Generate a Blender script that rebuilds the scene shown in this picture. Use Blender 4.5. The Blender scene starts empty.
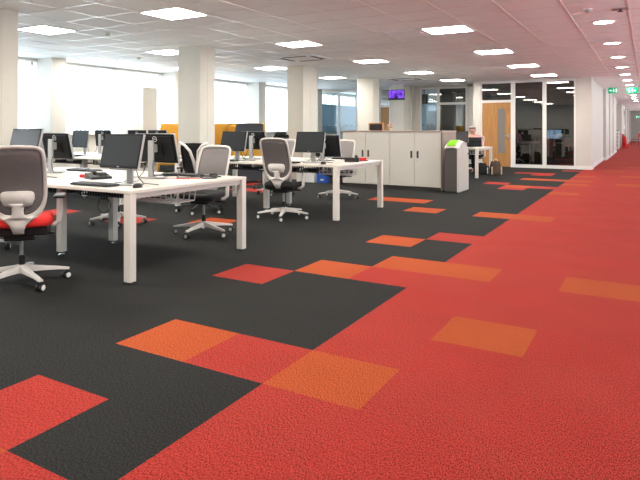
import bpy, bmesh, math, random
from mathutils import Vector, Matrix
random.seed(7)
S = bpy.context.scene
COL = S.collection
PI = math.pi

# ------------------------------------------------------------------ helpers
class MB:
    """collects shapes into one bmesh; every shape can carry a material slot"""
    def __init__(self):
        self.bm = bmesh.new(); self.mi = 0; self.sm = False
    def _done(self, faces):
        for f in faces:
            f.material_index = self.mi; f.smooth = self.sm
    def box(self, x0, x1, y0, y1, z0, z1, bev=0.0, M=None, seg=2):
        b = bmesh.new()
        bmesh.ops.create_cube(b, size=1.0)
        for v in b.verts:
            v.co = Vector(((x0 + x1) / 2 + v.co.x * (x1 - x0), (y0 + y1) / 2 + v.co.y * (y1 - y0), (z0 + z1) / 2 + v.co.z * (z1 - z0)))
        if bev > 0:
            bmesh.ops.bevel(b, geom=b.edges[:], offset=bev, segments=seg, affect='EDGES', profile=0.5)
        self.merge(b, M); return self
    def merge(self, b, M=None):
        vm = {}
        for v in b.verts:
            vm[v] = self.bm.verts.new(M @ v.co if M else v.co)
        fs = []
        for f in b.faces:
            try: fs.append(self.bm.faces.new([vm[v] for v in f.verts]))
            except ValueError: pass
        self._done(fs); b.free()
    def cyl(self, p0, p1, r0, r1=None, n=16, caps=True):
        r1 = r0 if r1 is None else r1
        self.rings([self._ring(Vector(p0), Vector(p1) - Vector(p0), r0, n), self._ring(Vector(p1), Vector(p1) - Vector(p0), r1, n)], caps)
        return self
    def _ring(self, c, d, r, n):
        d = d.normalized(); u = d.orthogonal().normalized(); w = d.cross(u)
        return [c + r * (math.cos(2 * PI * i / n) * u + math.sin(2 * PI * i / n) * w) for i in range(n)]
    def rings(self, rings, caps=True, closed=False):
        R = [[self.bm.verts.new(p) for p in r] for r in rings]
        fs = []; n = len(R[0])
        pairs = list(zip(R, R[1:])) + ([(R[-1], R[0])] if closed else [])
        for a, b in pairs:
            for i in range(n):
                j = (i + 1) % n
                fs.append(self.bm.faces.new([a[i], a[j], b[j], b[i]]))
        if caps and not closed:
            fs.append(self.bm.faces.new(list(reversed(R[0])))); fs.append(self.bm.faces.new(R[-1]))
        self._done(fs); return self
    def tube(self, pts, r, n=8):
        pts = [Vector(p) for p in pts]; rings = []; u = None
        for i, p in enumerate(pts):
            d = (pts[min(i + 1, len(pts) - 1)] - pts[max(i - 1, 0)]).normalized()
            if u is None: u = d.orthogonal().normalized()
            u = (u - d * u.dot(d)).normalized(); w = d.cross(u)
            rr = r[i] if isinstance(r, (list, tuple)) else r
            rings.append([p + rr * (math.cos(2 * PI * k / n) * u + math.sin(2 * PI * k / n) * w) for k in range(n)])
        return self.rings(rings)
    def lathe(self, prof, n=24, c=(0, 0, 0)):
        c = Vector(c)
        self.rings([[c + Vector((r * math.cos(2 * PI * i / n), r * math.sin(2 * PI * i / n), z)) for i in range(n)] for r, z in prof])
        return self
    def grid(self, fn, nu, nv):
        V = [[self.bm.verts.new(fn(i / nu, j / nv)) for j in range(nv + 1)] for i in range(nu + 1)]
        fs = [self.bm.faces.new([V[i][j], V[i + 1][j], V[i + 1][j + 1], V[i][j + 1]]) for i in range(nu) for j in range(nv)]
        self._done(fs); return self
    def prism(self, poly, axis, a, b):
        """poly of 2D points extruded along an axis ('x','y','z') from a to b"""
        def P(p, t):
            return Vector((t, p[0], p[1])) if axis == 'x' else Vector((p[0], t, p[1])) if axis == 'y' else Vector((p[0], p[1], t))
        A = [self.bm.verts.new(P(p, a)) for p in poly]; B = [self.bm.verts.new(P(p, b)) for p in poly]
        n = len(poly); fs = []
        for i in range(n):
            j = (i + 1) % n
            fs.append(self.bm.faces.new([A[i], A[j], B[j], B[i]]))
        fs.append(self.bm.faces.new(list(reversed(A)))); fs.append(self.bm.faces.new(B))
        self._done(fs); return self
    def build(self, name, mats, parent=None, loc=None, smooth=None):
        bmesh.ops.recalc_face_normals(self.bm, faces=self.bm.faces[:])
        me = bpy.data.meshes.new(name); self.bm.to_mesh(me); self.bm.free()
        for m in (mats if isinstance(mats, (list, tuple)) else [mats]): me.materials.append(m)
        if smooth:
            for p in me.polygons: p.use_smooth = True
        o = bpy.data.objects.new(name, me); COL.objects.link(o)
        if parent: o.parent = parent
        if loc: o.location = loc
        return o

def thing(name, label, cat, loc=(0, 0, 0), rz=0.0, group=None):
    o = bpy.data.objects.new(name, None); COL.objects.link(o)
    o.empty_display_size = 0.1
    o.location = loc; o.rotation_euler = (0, 0, rz)
    o['label'] = label; o['category'] = cat
    if group: o['group'] = group
    return o
def tag(o, label, cat, group=None, kind=None):
    o['label'] = label; o['category'] = cat
    if group: o['group'] = group
    if kind: o['kind'] = kind
    return o
def struct(o, label=None):
    o['kind'] = 'structure'
    if label: o['label'] = label
    return o
def dup(root, label=None, loc=None, rz=None, parent=None):
    c = root.copy(); COL.objects.link(c)
    if parent: c.parent = parent
    for ch in list(root.children): dup(ch, parent=c)
    if label: c['label'] = label
    if loc is not None: c.location = loc
    if rz is not None: c.rotation_euler = (0, 0, rz)
    return c
def autosmooth(o, deg=40):
    me = o.data
    for p in me.polygons: p.use_smooth = True
    try: me.set_sharp_from_angle(angle=math.radians(deg))
    except Exception: pass
    return o

# ------------------------------------------------------------------ materials
def mat(name, col, rough=0.6, metal=0.0, spec=0.4, noise=0.0, nscale=30.0, bump=0.0, bscale=200.0, emit=None, estr=0.0, stretch=None):
    m = bpy.data.materials.new(name); m.use_nodes = True
    nt = m.node_tree; b = nt.nodes['Principled BSDF']
    b.inputs['Roughness'].default_value = rough; b.inputs['Metallic'].default_value = metal
    b.inputs['Specular IOR Level'].default_value = spec
    b.inputs['Base Color'].default_value = (*col, 1)
    if emit: 
        b.inputs['Emission Color'].default_value = (*emit, 1); b.inputs['Emission Strength'].default_value = estr
    if noise or bump:
        tc = nt.nodes.new('ShaderNodeTexCoord'); mp = nt.nodes.new('ShaderNodeMapping')
        nt.links.new(tc.outputs['Object'], mp.inputs['Vector'])
        if stretch: mp.inputs['Scale'].default_value = stretch
        if noise:
            n = nt.nodes.new('ShaderNodeTexNoise'); n.inputs['Scale'].default_value = nscale; n.inputs['Detail'].default_value = 4
            nt.links.new(mp.outputs['Vector'], n.inputs['Vector'])
            r = nt.nodes.new('ShaderNodeValToRGB')
            r.color_ramp.elements[0].position = 0.3; r.color_ramp.elements[1].position = 0.7
            r.color_ramp.elements[0].color = (*[c * (1 - noise) for c in col], 1)
            r.color_ramp.elements[1].color = (*[min(1, c * (1 + noise)) for c in col], 1)
            nt.links.new(n.outputs['Fac'], r.inputs['Fac']); nt.links.new(r.outputs['Color'], b.inputs['Base Color'])
        if bump:
            n2 = nt.nodes.new('ShaderNodeTexNoise'); n2.inputs['Scale'].default_value = bscale
            nt.links.new(mp.outputs['Vector'], n2.inputs['Vector'])
            bp = nt.nodes.new('ShaderNodeBump'); bp.inputs['Strength'].default_value = bump; bp.inputs['Distance'].default_value = 0.003
            nt.links.new(n2.outputs['Fac'], bp.inputs['Height']); nt.links.new(bp.outputs['Normal'], b.inputs['Normal'])
    return m

def carpet(name, dark, light, ang):
    """tufted carpet tile: short slanting flecks of two yarn shades"""
    m = bpy.data.materials.new(name); m.use_nodes = True
    nt = m.node_tree; b = nt.nodes['Principled BSDF']
    b.inputs['Roughness'].default_value = 0.95; b.inputs['Specular IOR Level'].default_value = 0.12
    tc = nt.nodes.new('ShaderNodeTexCoord'); mp = nt.nodes.new('ShaderNodeMapping')
    mp.inputs['Rotation'].default_value = (0, 0, ang); mp.inputs['Scale'].default_value = (215, 92, 90)
    nt.links.new(tc.outputs['Object'], mp.inputs['Vector'])
    n = nt.nodes.new('ShaderNodeTexNoise'); n.inputs['Scale'].default_value = 1.0; n.inputs['Detail'].default_value = 2.0
    nt.links.new(mp.outputs['Vector'], n.inputs['Vector'])
    n3 = nt.nodes.new('ShaderNodeTexNoise'); n3.inputs['Scale'].default_value = 2.2; n3.inputs['Detail'].default_value = 3
    nt.links.new(tc.outputs['Object'], n3.inputs['Vector'])
    mx = nt.nodes.new('ShaderNodeMath'); mx.operation = 'MULTIPLY_ADD'; mx.inputs[1].default_value = 0.07
    nt.links.new(n3.outputs['Fac'], mx.inputs[0]); nt.links.new(n.outputs['Fac'], mx.inputs[2])
    r = nt.nodes.new('ShaderNodeValToRGB')
    r.color_ramp.elements[0].position = 0.33; r.color_ramp.elements[1].position = 0.73
    r.color_ramp.elements[0].color = (*dark, 1); r.color_ramp.elements[1].color = (*light, 1)
    nt.links.new(mx.outputs[0], r.inputs['Fac']); nt.links.new(r.outputs['Color'], b.inputs['Base Color'])
    bp = nt.nodes.new('ShaderNodeBump'); bp.inputs['Strength'].default_value = 0.35; bp.inputs['Distance'].default_value = 0.003
    nt.links.new(n.outputs['Fac'], bp.inputs['Height']); nt.links.new(bp.outputs['Normal'], b.inputs['Normal'])
    return m

def glass(name, tint, refl=0.07):
    m = bpy.data.materials.new(name); m.use_nodes = True
    nt = m.node_tree; nt.nodes.clear()
    out = nt.nodes.new('ShaderNodeOutputMaterial'); mix = nt.nodes.new('ShaderNodeMixShader')
    t = nt.nodes.new('ShaderNodeBsdfTransparent'); t.inputs['Color'].default_value = (*tint, 1)
    g = nt.nodes.new('ShaderNodeBsdfGlossy'); g.inputs['Roughness'].default_value = 0.0
    lw = nt.nodes.new('ShaderNodeLayerWeight'); lw.inputs['Blend'].default_value = 0.5
    pw = nt.nodes.new('ShaderNodeMath'); pw.operation = 'POWER'; pw.inputs[1].default_value = 4.0
    ma = nt.nodes.new('ShaderNodeMath'); ma.operation = 'MULTIPLY_ADD'; ma.inputs[1].default_value = 0.7; ma.inputs[2].default_value = refl
    nt.links.new(lw.outputs['Facing'], pw.inputs[0]); nt.links.new(pw.outputs[0], ma.inputs[0]); nt.links.new(ma.outputs[0], mix.inputs[0])
    nt.links.new(t.outputs[0], mix.inputs[1]); nt.links.new(g.outputs[0], mix.inputs[2]); nt.links.new(mix.outputs[0], out.inputs['Surface'])
    return m

def blind_mat(name, col, trans):
    """thin woven blind fabric: part lets light straight through, part scatters it"""
    m = bpy.data.materials.new(name); m.use_nodes = True
    nt = m.node_tree; nt.nodes.clear()
    out = nt.nodes.new('ShaderNodeOutputMaterial')
    d = nt.nodes.new('ShaderNodeBsdfDiffuse'); d.inputs['Color'].default_value = (*col, 1)
    tl = nt.nodes.new('ShaderNodeBsdfTranslucent'); tl.inputs['Color'].default_value = (*col, 1)
    tr = nt.nodes.new('ShaderNodeBsdfTransparent'); tr.inputs['Color'].default_value = (*col, 1)
    a = nt.nodes.new('ShaderNodeMixShader'); a.inputs[0].default_value = 0.6
    b = nt.nodes.new('ShaderNodeMixShader'); b.inputs[0].default_value = trans
    nt.links.new(d.outputs[0], a.inputs[1]); nt.links.new(tl.outputs[0], a.inputs[2])
    nt.links.new(a.outputs[0], b.inputs[1]); nt.links.new(tr.outputs[0], b.inputs[2])
    nt.links.new(b.outputs[0], out.inputs['Surface'])
    return m

def emis(name, col, s):
    m = bpy.data.materials.new(name); m.use_nodes = True
    nt = m.node_tree; nt.nodes.clear()
    out = nt.nodes.new('ShaderNodeOutputMaterial'); e = nt.nodes.new('ShaderNodeEmission')
    e.inputs['Color'].default_value = (*col, 1); e.inputs['Strength'].default_value = s
    nt.links.new(e.outputs[0], out.inputs['Surface']); return m

def wood(name, a, b, stretch, scale=3.0, rough=0.45):
    m = bpy.data.materials.new(name); m.use_nodes = True
    nt = m.node_tree; p = nt.nodes['Principled BSDF']; p.inputs['Roughness'].default_value = rough
    tc = nt.nodes.new('ShaderNodeTexCoord'); mp = nt.nodes.new('ShaderNodeMapping'); mp.inputs['Scale'].default_value = stretch
    n = nt.nodes.new('ShaderNodeTexNoise'); n.inputs['Scale'].default_value = scale; n.inputs['Detail'].default_value = 6
    r = nt.nodes.new('ShaderNodeValToRGB'); r.color_ramp.elements[0].position = 0.3; r.color_ramp.elements[1].position = 0.7
    r.color_ramp.elements[0].color = (*a, 1); r.color_ramp.elements[1].color = (*b, 1)
    nt.links.new(tc.outputs['Object'], mp.inputs['Vector']); nt.links.new(mp.outputs['Vector'], n.inputs['Vector'])
    nt.links.new(n.outputs['Fac'], r.inputs['Fac']); nt.links.new(r.outputs['Color'], p.inputs['Base Color'])
    return m

M = {}
LAMP, DOWN = 33.0, 32.0
M['wall'] = mat('wall_paint', (0.61, 0.585, 0.535), 0.75, noise=0.02, nscale=3, bump=0.05, bscale=120)
M['colpaint'] = mat('column_paint', (0.60, 0.575, 0.51), 0.7, noise=0.02, nscale=3)
M['white'] = mat('white_paint', (0.84, 0.82, 0.78), 0.45)
M['trim'] = mat('trim_white', (0.76, 0.745, 0.715), 0.4)
M['tile'] = mat('ceiling_tile', (0.86, 0.88, 0.88), 0.85, noise=0.04, nscale=60, bump=0.25, bscale=160)
M['rail'] = mat('ceiling_rail_paint', (0.80, 0.78, 0.76), 0.28, spec=0.6)
M['c_dark'] = carpet('carpet_charcoal', (0.003, 0.0033, 0.0033), (0.037, 0.038, 0.0355), 0.6)
M['c_red'] = carpet('carpet_red', (0.075, 0.004, 0.0035), (0.55, 0.065, 0.047), 0.75)
M['c_red2'] = carpet('carpet_red_turned', (0.08, 0.004, 0.004), (0.56, 0.061, 0.044), -0.8)
M['c_or'] = carpet('carpet_orange', (0.16, 0.018, 0.005), (0.54, 0.118, 0.035), 0.75)
M['desk'] = mat('desk_laminate', (0.68, 0.645, 0.575), 0.35, noise=0.02, nscale=4)
M['deskmetal'] = mat('desk_steel_white', (0.68, 0.65, 0.59), 0.35)
M['chrome'] = mat('chrome', (0.7, 0.7, 0.7), 0.15, 1.0)
M['black'] = mat('black_plastic', (0.012, 0.012, 0.013), 0.4)
M['blackmat'] = mat('black_matt', (0.010, 0.010, 0.010), 0.75)
M['frame'] = mat('chair_frame_grey', (0.62, 0.59, 0.55), 0.4)
M['whiteplastic'] = mat('white_plastic', (0.78, 0.76, 0.72), 0.4)
M['mesh'] = mat('chair_mesh_grey', (0.16, 0.145, 0.14), 0.8, noise=0.12, nscale=90, bump=0.4, bscale=400)
M['meshlight'] = mat('chair_mesh_light', (0.20, 0.185, 0.18), 0.8, noise=0.1, nscale=90, bump=0.4, bscale=400)
M['meshblack'] = mat('chair_mesh_black', (0.02, 0.02, 0.021), 0.8, bump=0.4, bscale=400)
M['fab_red'] = mat('red_fabric', (0.62, 0.02, 0.016), 0.85, noise=0.15, nscale=120, bump=0.3, bscale=300)
M['fab_black'] = mat('black_fabric', (0.014, 0.014, 0.015), 0.9, noise=0.2, nscale=120, bump=0.3, bscale=300)
M['mustard'] = mat('mustard_fabric', (0.58, 0.31, 0.035), 0.9, noise=0.08, nscale=150, bump=0.3, bscale=300)
M['charcoal'] = mat('charcoal_fabric', (0.045, 0.05, 0.058), 0.9, noise=0.1, nscale=150, bump=0.3, bscale=300)
M['screen'] = mat('screen_off', (0.015, 0.018, 0.020), 0.38, spec=0.2)
M['screengrey'] = mat('screen_off_glossy', (0.055, 0.056, 0.062), 0.25, spec=0.5)
M['silver'] = mat('silver_plastic', (0.36, 0.36, 0.35), 0.4, 0.2)
M['monitorblack'] = mat('monitor_black', (0.007, 0.007, 0.0075), 0.5, spec=0.18)
M['logo'] = mat('logo_silver', (0.62, 0.62, 0.62), 0.35)
M['keys'] = mat('key_plastic', (0.03, 0.03, 0.032), 0.5)
M['cab'] = mat('cabinet_steel', (0.62, 0.595, 0.53), 0.45, noise=0.01, nscale=4)
M['cabgap'] = mat('dark_warm_grey', (0.05, 0.045, 0.04), 0.7)  # one even dark tone for plinths, handles and slots
M['walnut'] = wood('walnut_laminate', (0.155, 0.112, 0.086), (0.25, 0.19, 0.15), (9, 9, 0.8))
M['walnut_top'] = wood('walnut_top', (0.30, 0.23, 0.19), (0.38, 0.30, 0.25), (0.8, 9, 9))
M['oak'] = wood('oak_veneer', (0.36, 0.165, 0.045), (0.46, 0.225, 0.07), (10, 10, 0.9))
M['darkglass'] = glass('partition_glass', (0.50, 0.49, 0.46), 0.16)
M['clearglass'] = glass('window_glass', (0.93, 0.96, 0.97), 0.03)
M['dimglass'] = glass('daylight_dimming_glass', (0.76, 0.77, 0.77), 0.06)  # tint set to weaken daylight from the added right-hand windows
M['pane'] = glass('blue_room_glass', (0.80, 0.87, 0.90), 0.10)
M['blind'] = blind_mat('blind_white', (0.93, 0.94, 0.95), 0.45)
M['blind_blue'] = blind_mat('blind_pale_blue', (0.24, 0.29, 0.32), 0.0)
M['lamp'] = emis('lamp_diffuser', (1.0, 0.94, 0.86), LAMP)
M['down'] = emis('downlight_diffuser', (1.0, 0.90, 0.80), DOWN)
M['binlight'] = mat('bin_light_grey', (0.54, 0.51, 0.475), 0.45)
M['bingrey'] = mat('bin_dark_grey', (0.075, 0.068, 0.062), 0.5)
M['green'] = mat('lime_green_plastic', (0.23, 0.62, 0.02), 0.4)
M['limelabel'] = mat('lime_label', (0.55, 0.55, 0.10), 0.5)
M['dimtone'] = mat('painted_dimness', (0.15, 0.138, 0.12), 0.8)  # dimness of the unlit room put into the colour; duct shade too
M['skin'] = mat('skin', (0.60, 0.32, 0.24), 0.5)
M['shirt'] = mat('pink_shirt', (0.62, 0.30, 0.36), 0.8, noise=0.12, nscale=60, bump=0.2, bscale=200)
M['trouser'] = mat('dark_trousers', (0.012, 0.012, 0.015), 0.85, bump=0.2, bscale=200)
M['hair'] = mat('grey_hair', (0.30, 0.28, 0.26), 0.8, noise=0.3, nscale=80, bump=0.6, bscale=150)
M['exitgreen'] = mat('exit_sign_green', (0.0, 0.30, 0.13), 0.4, emit=(0.0, 0.55, 0.25), estr=0.3)
M['exitwhite'] = mat('exit_sign_white', (0.8, 0.9, 0.85), 0.4, emit=(0.8, 1, 0.9), estr=0.45)
M['bluebox'] = mat('blue_card', (0.02, 0.09, 0.42), 0.6, noise=0.1, nscale=20)
M['paper'] = mat('paper_white', (0.80, 0.79, 0.76), 0.7)
M['redplastic'] = mat('red_plastic', (0.60, 0.02, 0.02), 0.35)
M['tote'] = mat('brown_tote', (0.07, 0.045, 0.028), 0.8, noise=0.3, nscale=18)
M['totecream'] = mat('cream_canvas', (0.72, 0.60, 0.45), 0.85)
M['copper'] = mat('orange_wood', (0.52, 0.24, 0.07), 0.5)
M['plaster'] = mat('soffit_paint', (0.72, 0.69, 0.66), 0.8)

def screen_mat(name, a, b, s):
    m = bpy.data.materials.new(name); m.use_nodes = True
    nt = m.node_tree; nt.nodes.clear()
    out = nt.nodes.new('ShaderNodeOutputMaterial'); e = nt.nodes.new('ShaderNodeEmission'); e.inputs['Strength'].default_value = s
    tc = nt.nodes.new('ShaderNodeTexCoord'); n = nt.nodes.new('ShaderNodeTexNoise'); n.inputs['Scale'].default_value = 7; n.inputs['Detail'].default_value = 3
    r = nt.nodes.new('ShaderNodeValToRGB'); r.color_ramp.elements[0].position = 0.35; r.color_ramp.elements[1].position = 0.68
    r.color_ramp.elements[0].color = (*a, 1); r.color_ramp.elements[1].color = (*b, 1)
    nt.links.new(tc.outputs['Object'], n.inputs['Vector']); nt.links.new(n.outputs['Fac'], r.inputs['Fac'])
    nt.links.new(r.outputs['Color'], e.inputs['Color']); nt.links.new(e.outputs[0], out.inputs['Surface'])
    return m
M['tv'] = screen_mat('purple_screen', (0.055, 0.012, 0.26), (0.30, 0.12, 0.95), 1.0)
M['bluescreen'] = screen_mat('blue_screen', (0.10, 0.22, 0.42), (0.30, 0.45, 0.65), 2.2)

# ------------------------------------------------------------------ constants of the place (metres)
CH = 2.70                  # ceiling
XW = -11.1                 # inner face of the window wall
YB = 20.5                  # plane of the glazed back wall
YP = 19.4                  # plane of the glazed partition with the oak door
DZ = 0.733                 # desk height
TX0, TY0 = -0.061, 0.355   # carpet grid origin (0.5 m tiles)

# ------------------------------------------------------------------ floor of carpet tiles
RED, ORA = 1, 3
acc = {}
for c in [(-5, 2), (-4, 4), (-6, 7), (-4, 8), (-4, 12), (-5, 24), (-4, 25), (-6, 26), (-6, 33), (-5, 33), (-5, 32), (-4, 36), (-15, 10), (-12, 10), (-4, 1), (-7, 2), (-14, 18), (-13, 18), (-15, 20), (-16, 22), (-9, -2)]: acc[c] = RED
for c in [(-5, 1), (-6, 1), (-5, 4), (-3, 4), (-5, 8), (-4, 9), (-3, 9), (-5, 11), (-6, 16), (-8, 18), (-7, 18), (-4, 16), (-3, 16), (-5, 25), (-5, 29), (-4, 29), (-2, 6), (-1, 9), (0, 9), (-10, 11), (-3, 23), (-3, 27), (-3, 29), (-3, 32), (-1, 28), (0, 28), (-2, 37), (0, 21), (1, 3), (2, 12), (-1, 33), (-1, 41), (-2, 46), (0, 52), (-1, 1)]: acc[c] = ORA
fb = MB()
for m_ in range(-8, 152):
    for n_ in range(-23, 7):
        if m_ > 50 and n_ < -6: continue
        x, y = n_ * .5 + TX0, m_ * .5 + TY0
        red = n_ >= -3 and not (n_ == -3 and m_ == 36 and False)
        k = acc.get((n_, m_), RED if red else 0)
        if k == RED and (n_ * 7 + m_ * 3) % 5 < 2: k = 2
        fb.mi = k
        fb._done([fb.bm.faces.new([fb.bm.verts.new((x + a * .5, y + b * .5, 0)) for a, b in ((0, 0), (1, 0), (1, 1), (0, 1))])])
bmesh.ops.remove_doubles(fb.bm, verts=fb.bm.verts[:], dist=1e-4)
floor = struct(fb.build('floor', [M['c_dark'], M['c_red'], M['c_red2'], M['c_or']]))

# ------------------------------------------------------------------ ceiling, its grid
cb = MB(); cb.box(-11.4, 3.4, -3.2, 76, CH, CH + 0.12)
struct(cb.build('ceiling', M['tile']))
PX, PY, TX, TY = -2.53, 5.72, 0.667, 0.624      # panel centre, grid pitch
gb = MB()
k = -14
while True:
    x = PX + TX * (0.5 + k)
    if x > 3.0: break
    if x > XW: gb.box(x - .011, x + .011, -3, 76 if x > -1.6 else 25, CH - .005, CH + .002)
    k += 1
for j in range(-15, 33):
    y = PY + TY * (0.5 + j)
    if y < 25: gb.box(XW, 3.0 if y < 24.9 else 3.0, y - .011, y + .011, CH - .0045, CH + .002)
struct(gb.build('trim_1', M['rail']))

# ------------------------------------------------------------------ columns and walls
def slab(name, x0, x1, y0, y1, z0, z1, m, bev=0.0):
    return struct(MB().box(x0, x1, y0, y1, z0, z1, bev).build(name, M[m]))
cols = [(-7.29, -6.78, 4.17, 4.62), (-7.29, -6.78, 8.20, 8.63), (-7.32, -6.88, 12.1, 12.80), (-7.31, -6.80, 16.1, 16.55)]
for c in cols:
    b = MB().box(*c, 0, CH, 0.006)
    b.box(c[0] - .012, c[1] + .012, c[2] - .012, c[3] + .012, 0, 0.10, 0.004)
    b.box(c[1] - .002, c[1] + .004, c[2] + (c[3] - c[2]) * .5 - .004, c[2] + (c[3] - c[2]) * .5 + .004, .1, CH)
    o = b.build('column', M['colpaint']); o['kind'] = 'structure'
# back column carrying the television, with its return to the glazed wall
o = MB().box(-7.49, -7.04, 19.3, 20.0, 0, CH, .006).box(-7.40, -7.0, 20.0, 20.45, 0, CH).build('column', M['colpaint']); o['kind'] = 'structure'

# window wall: sill, head, piers
piers = [-3.0, 0.30, 4.22, 8.17, 12.0, 15.97, 19.95, 24.6]
wb = MB().box(XW - .25, XW, -3.2, 25.2, 0, 1.08).box(XW - .25, XW, -3.2, 25.2, 2.64, CH)
for y in piers: wb.box(XW - .25, XW + .5, y - .19, y + .19, 0, CH)
struct(wb.build('wall_left', M['wall']))
struct(MB().box(XW - .02, XW + .10, -3.2, 19.7, 1.06, 1.09, .006).build('trim_2', M['white']))
wi = 0
bay_names = ['bay behind the camera', 'bay left of the camera', 'bay beside the nearest column', 'bay between the cream column and the second window pier',
             'bay left of the second cream column', 'bay seen right of the second cream column', 'bay inside the glazed room']
bay_parts = []
for a, b in zip(piers, piers[1:]):
    wi += 1
    y0, y1 = a + .19, b - .19
    f = MB()
    for yy in (y0 + .03, (y0 + y1) / 2, y1 - .03): f.box(XW - .17, XW - .10, yy - .03, yy + .03, 1.08, 2.64)
    for zz in (1.11, 2.61): f.box(XW - .17, XW - .10, y0, y1, zz - .03, zz + .03)
    w = struct(f.build('window_%d' % wi, M['white']))
    MB().box(XW - .137, XW - .133, y0 + .02, y1 - .02, 1.1, 2.62).build('glass_pane', M['clearglass'], w)
    bay_parts.append((y0, y1))
# blinds: vertical louvre blinds in front of every window
bl_label = {2: 'white vertical louvre blind in the window beside the cream column at far left',
            3: 'wide white vertical louvre blind behind the small grey monitors',
            4: 'white vertical louvre blind right of the second cream column, above the mustard sofa',
            5: 'white vertical louvre blind just left of the third cream column'}
for i, (y0, y1) in enumerate(bay_parts):
    if i in (0, 1): continue
    if i == 6:
        t = thing('vertical_blind', 'pale blue vertical blind on the window inside the glazed corner room', 'blind', (XW + .06, (y0 + y1) / 2, 1.0))
        L = (y1 - y0) / 2; top = 1.16
    else:
        t = thing('vertical_blind', bl_label[i], 'blind', (XW + .03, (y0 + y1) / 2, 1.09))
        L = (y1 - y0) / 2; top = 1.53
    MB().box(-.02, .02, -L, L, top, top + .035, .004).build('headrail', M['white'], t)
    s = MB(); n = int(2 * L / .118)
    for q in range(n):
        yc = -L + (q + .5) * 2 * L / n
        ang = math.radians(22 if i != 6 else -20)
        Mx = Matrix.Translation((0, yc, 0)) @ Matrix.Rotation(ang, 4, 'Z')
        s.box(-.0012, .0012, -.062, .062, .02, top, M=Mx)
    s.build('louvres', M['blind'] if i != 6 else M['blind_blue'], t)

# glazed back wall (y = YB), left part: three bays and an oak door
bw = MB()
def vbar(b, x0, x1, z0=0, z1=CH, y=YB, d=.08): b.box(x0, x1, y, y + d, z0, z1)
bw.box(-9.31, -8.43, YB - .02, YB + .12, 0, CH)                    # solid bit behind the column
bw.box(-7.96, -6.87, YB - .05, YB + .12, 0, CH)
bw.box(-5.22, -4.62, YB - .02, YB + .12, 0, CH)
bw.box(XW, -4.62, YB - .02, YB + .12, 2.64, CH)
bw.box(-4.74, -4.5, YP - .02, YB, 0, CH)                           # block stepping forward to the partition
struct(bw.build('wall_back', M['wall']))
def glazed(name, x0, x1, y, z0, z1, g, bars=(), mull=(), fw=.05, dots=False):
    f = MB()
    f.box(x0, x0 + fw, y, y + .07, z0, z1); f.box(x1 - fw, x1, y, y + .07, z0, z1)
    f.box(x0 - .001, x1 + .001, y - .003, y + .073, z0, z0 + fw * 1.6); f.box(x0 - .001, x1 + .001, y - .003, y + .073, z1 - fw, z1)
    for z in bars: f.box(x0 - .001, x1 + .001, y - .003, y + .073, z - .04, z + .04)
    for x in mull: f.box(x - .05, x + .05, y, y + .07, z0, z1)
    w = struct(f.build(name, M['trim']))
    MB().box(x0 + .02, x1 - .02, y + .033, y + .037, z0 + .03, z1 - .02).build('glass_pane', M[g], w)
    if dots:
        d = MB(); q = x0 + .12
        while q < x1 - .1:
            d.box(q - .022, q + .022, y + .0315, y + .0325, 1.30, 1.345); q += .15
        d.build('manifestation_dots', M['charcoal'] if dots == 2 else M['paper'], w)
    return w
glazed('window_%d' % (wi + 1), XW + .02, -9.31, YB, 0, 2.64, 'pane', mull=(-10.085,), dots=1)
glazed('window_%d' % (wi + 2), -6.87, -6.22, YB, 0, 2.64, 'pane', dots=2)
glazed('window_%d' % (wi + 3), -6.22, -5.22, YB, 0, 2.64, 'darkglass', bars=(2.07,))
# door in the left part
df = MB().box(-8.432, -7.962, YB - .003, YB + .073, 1.985, 2.05).box(-8.43, -8.37, YB, YB + .07, 0, 2.64).box(-8.03, -7.96, YB, YB + .07, 0, 2.64)
d1 = struct(df.build('door_1', M['trim']))
MB().box(-8.365, -8.035, YB + .02, YB + .06, .01, 1.98).build('door_leaf', M['oak'], d1)
MB().box(-8.365, -8.035, YB + .035, YB + .039, 2.06, 2.63).build('glass_pane', M['darkglass'], d1)

# partition with the oak door and two tall panes (y = YP)
pf = MB()
X = [-4.5, -3.55, -2.635, -1.80]
for x0, x1 in ((-4.52, -4.47), (-3.60, -3.47), (-2.69, -2.58), (-1.83, -1.77)): pf.box(x0, x1, YP, YP + .08, 0, 2.66)
pf.box(-4.523, -1.767, YP - .003, YP + .083, 2.62, CH); pf.box(-3.603, -1.767, YP - .003, YP + .083, 0, .10)
pf.box(-4.5, -3.55, YP - .003, YP + .083, 2.02, 2.10)
pt = struct(pf.build('window_%d' % (wi + 4), M['trim']))
for x0, x1, z0, z1 in ((-4.48, -3.56, 2.09, 2.63), (-3.49, -2.67, .08, 2.63), (-2.60, -1.81, .08, 2.63)):
    MB().box(x0, x1, YP + .038, YP + .042, z0, z1).build('glass_pane', M['darkglass'], pt)
dl = MB()
dl.box(-4.465, -3.985, YP + .02, YP + .065, .01, 2.015).box(-3.775, -3.605, YP + .02, YP + .065, .01, 2.015)
dl.box(-3.985, -3.775, YP + .02, YP + .065, .01, .42).box(-3.985, -3.775, YP + .02, YP + .065, 1.83, 2.015)
d2 = struct(dl.build('door_2', M['oak']))
MB().box(-3.985, -3.775, YP + .04, YP + .045, .42, 1.83).build('vision_panel', mat('vision_panel_grey', (.20, .19, .18), .3), d2)
MB().box(-3.68, -3.64, YP + .012, YP + .022, .85, 1.05, .003).tube([(-3.66, YP + .015, .97), (-3.66, YP - .035, .97), (-3.78, YP - .035, .97)], .009).build('door_handle', M['chrome'], d2)

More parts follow.
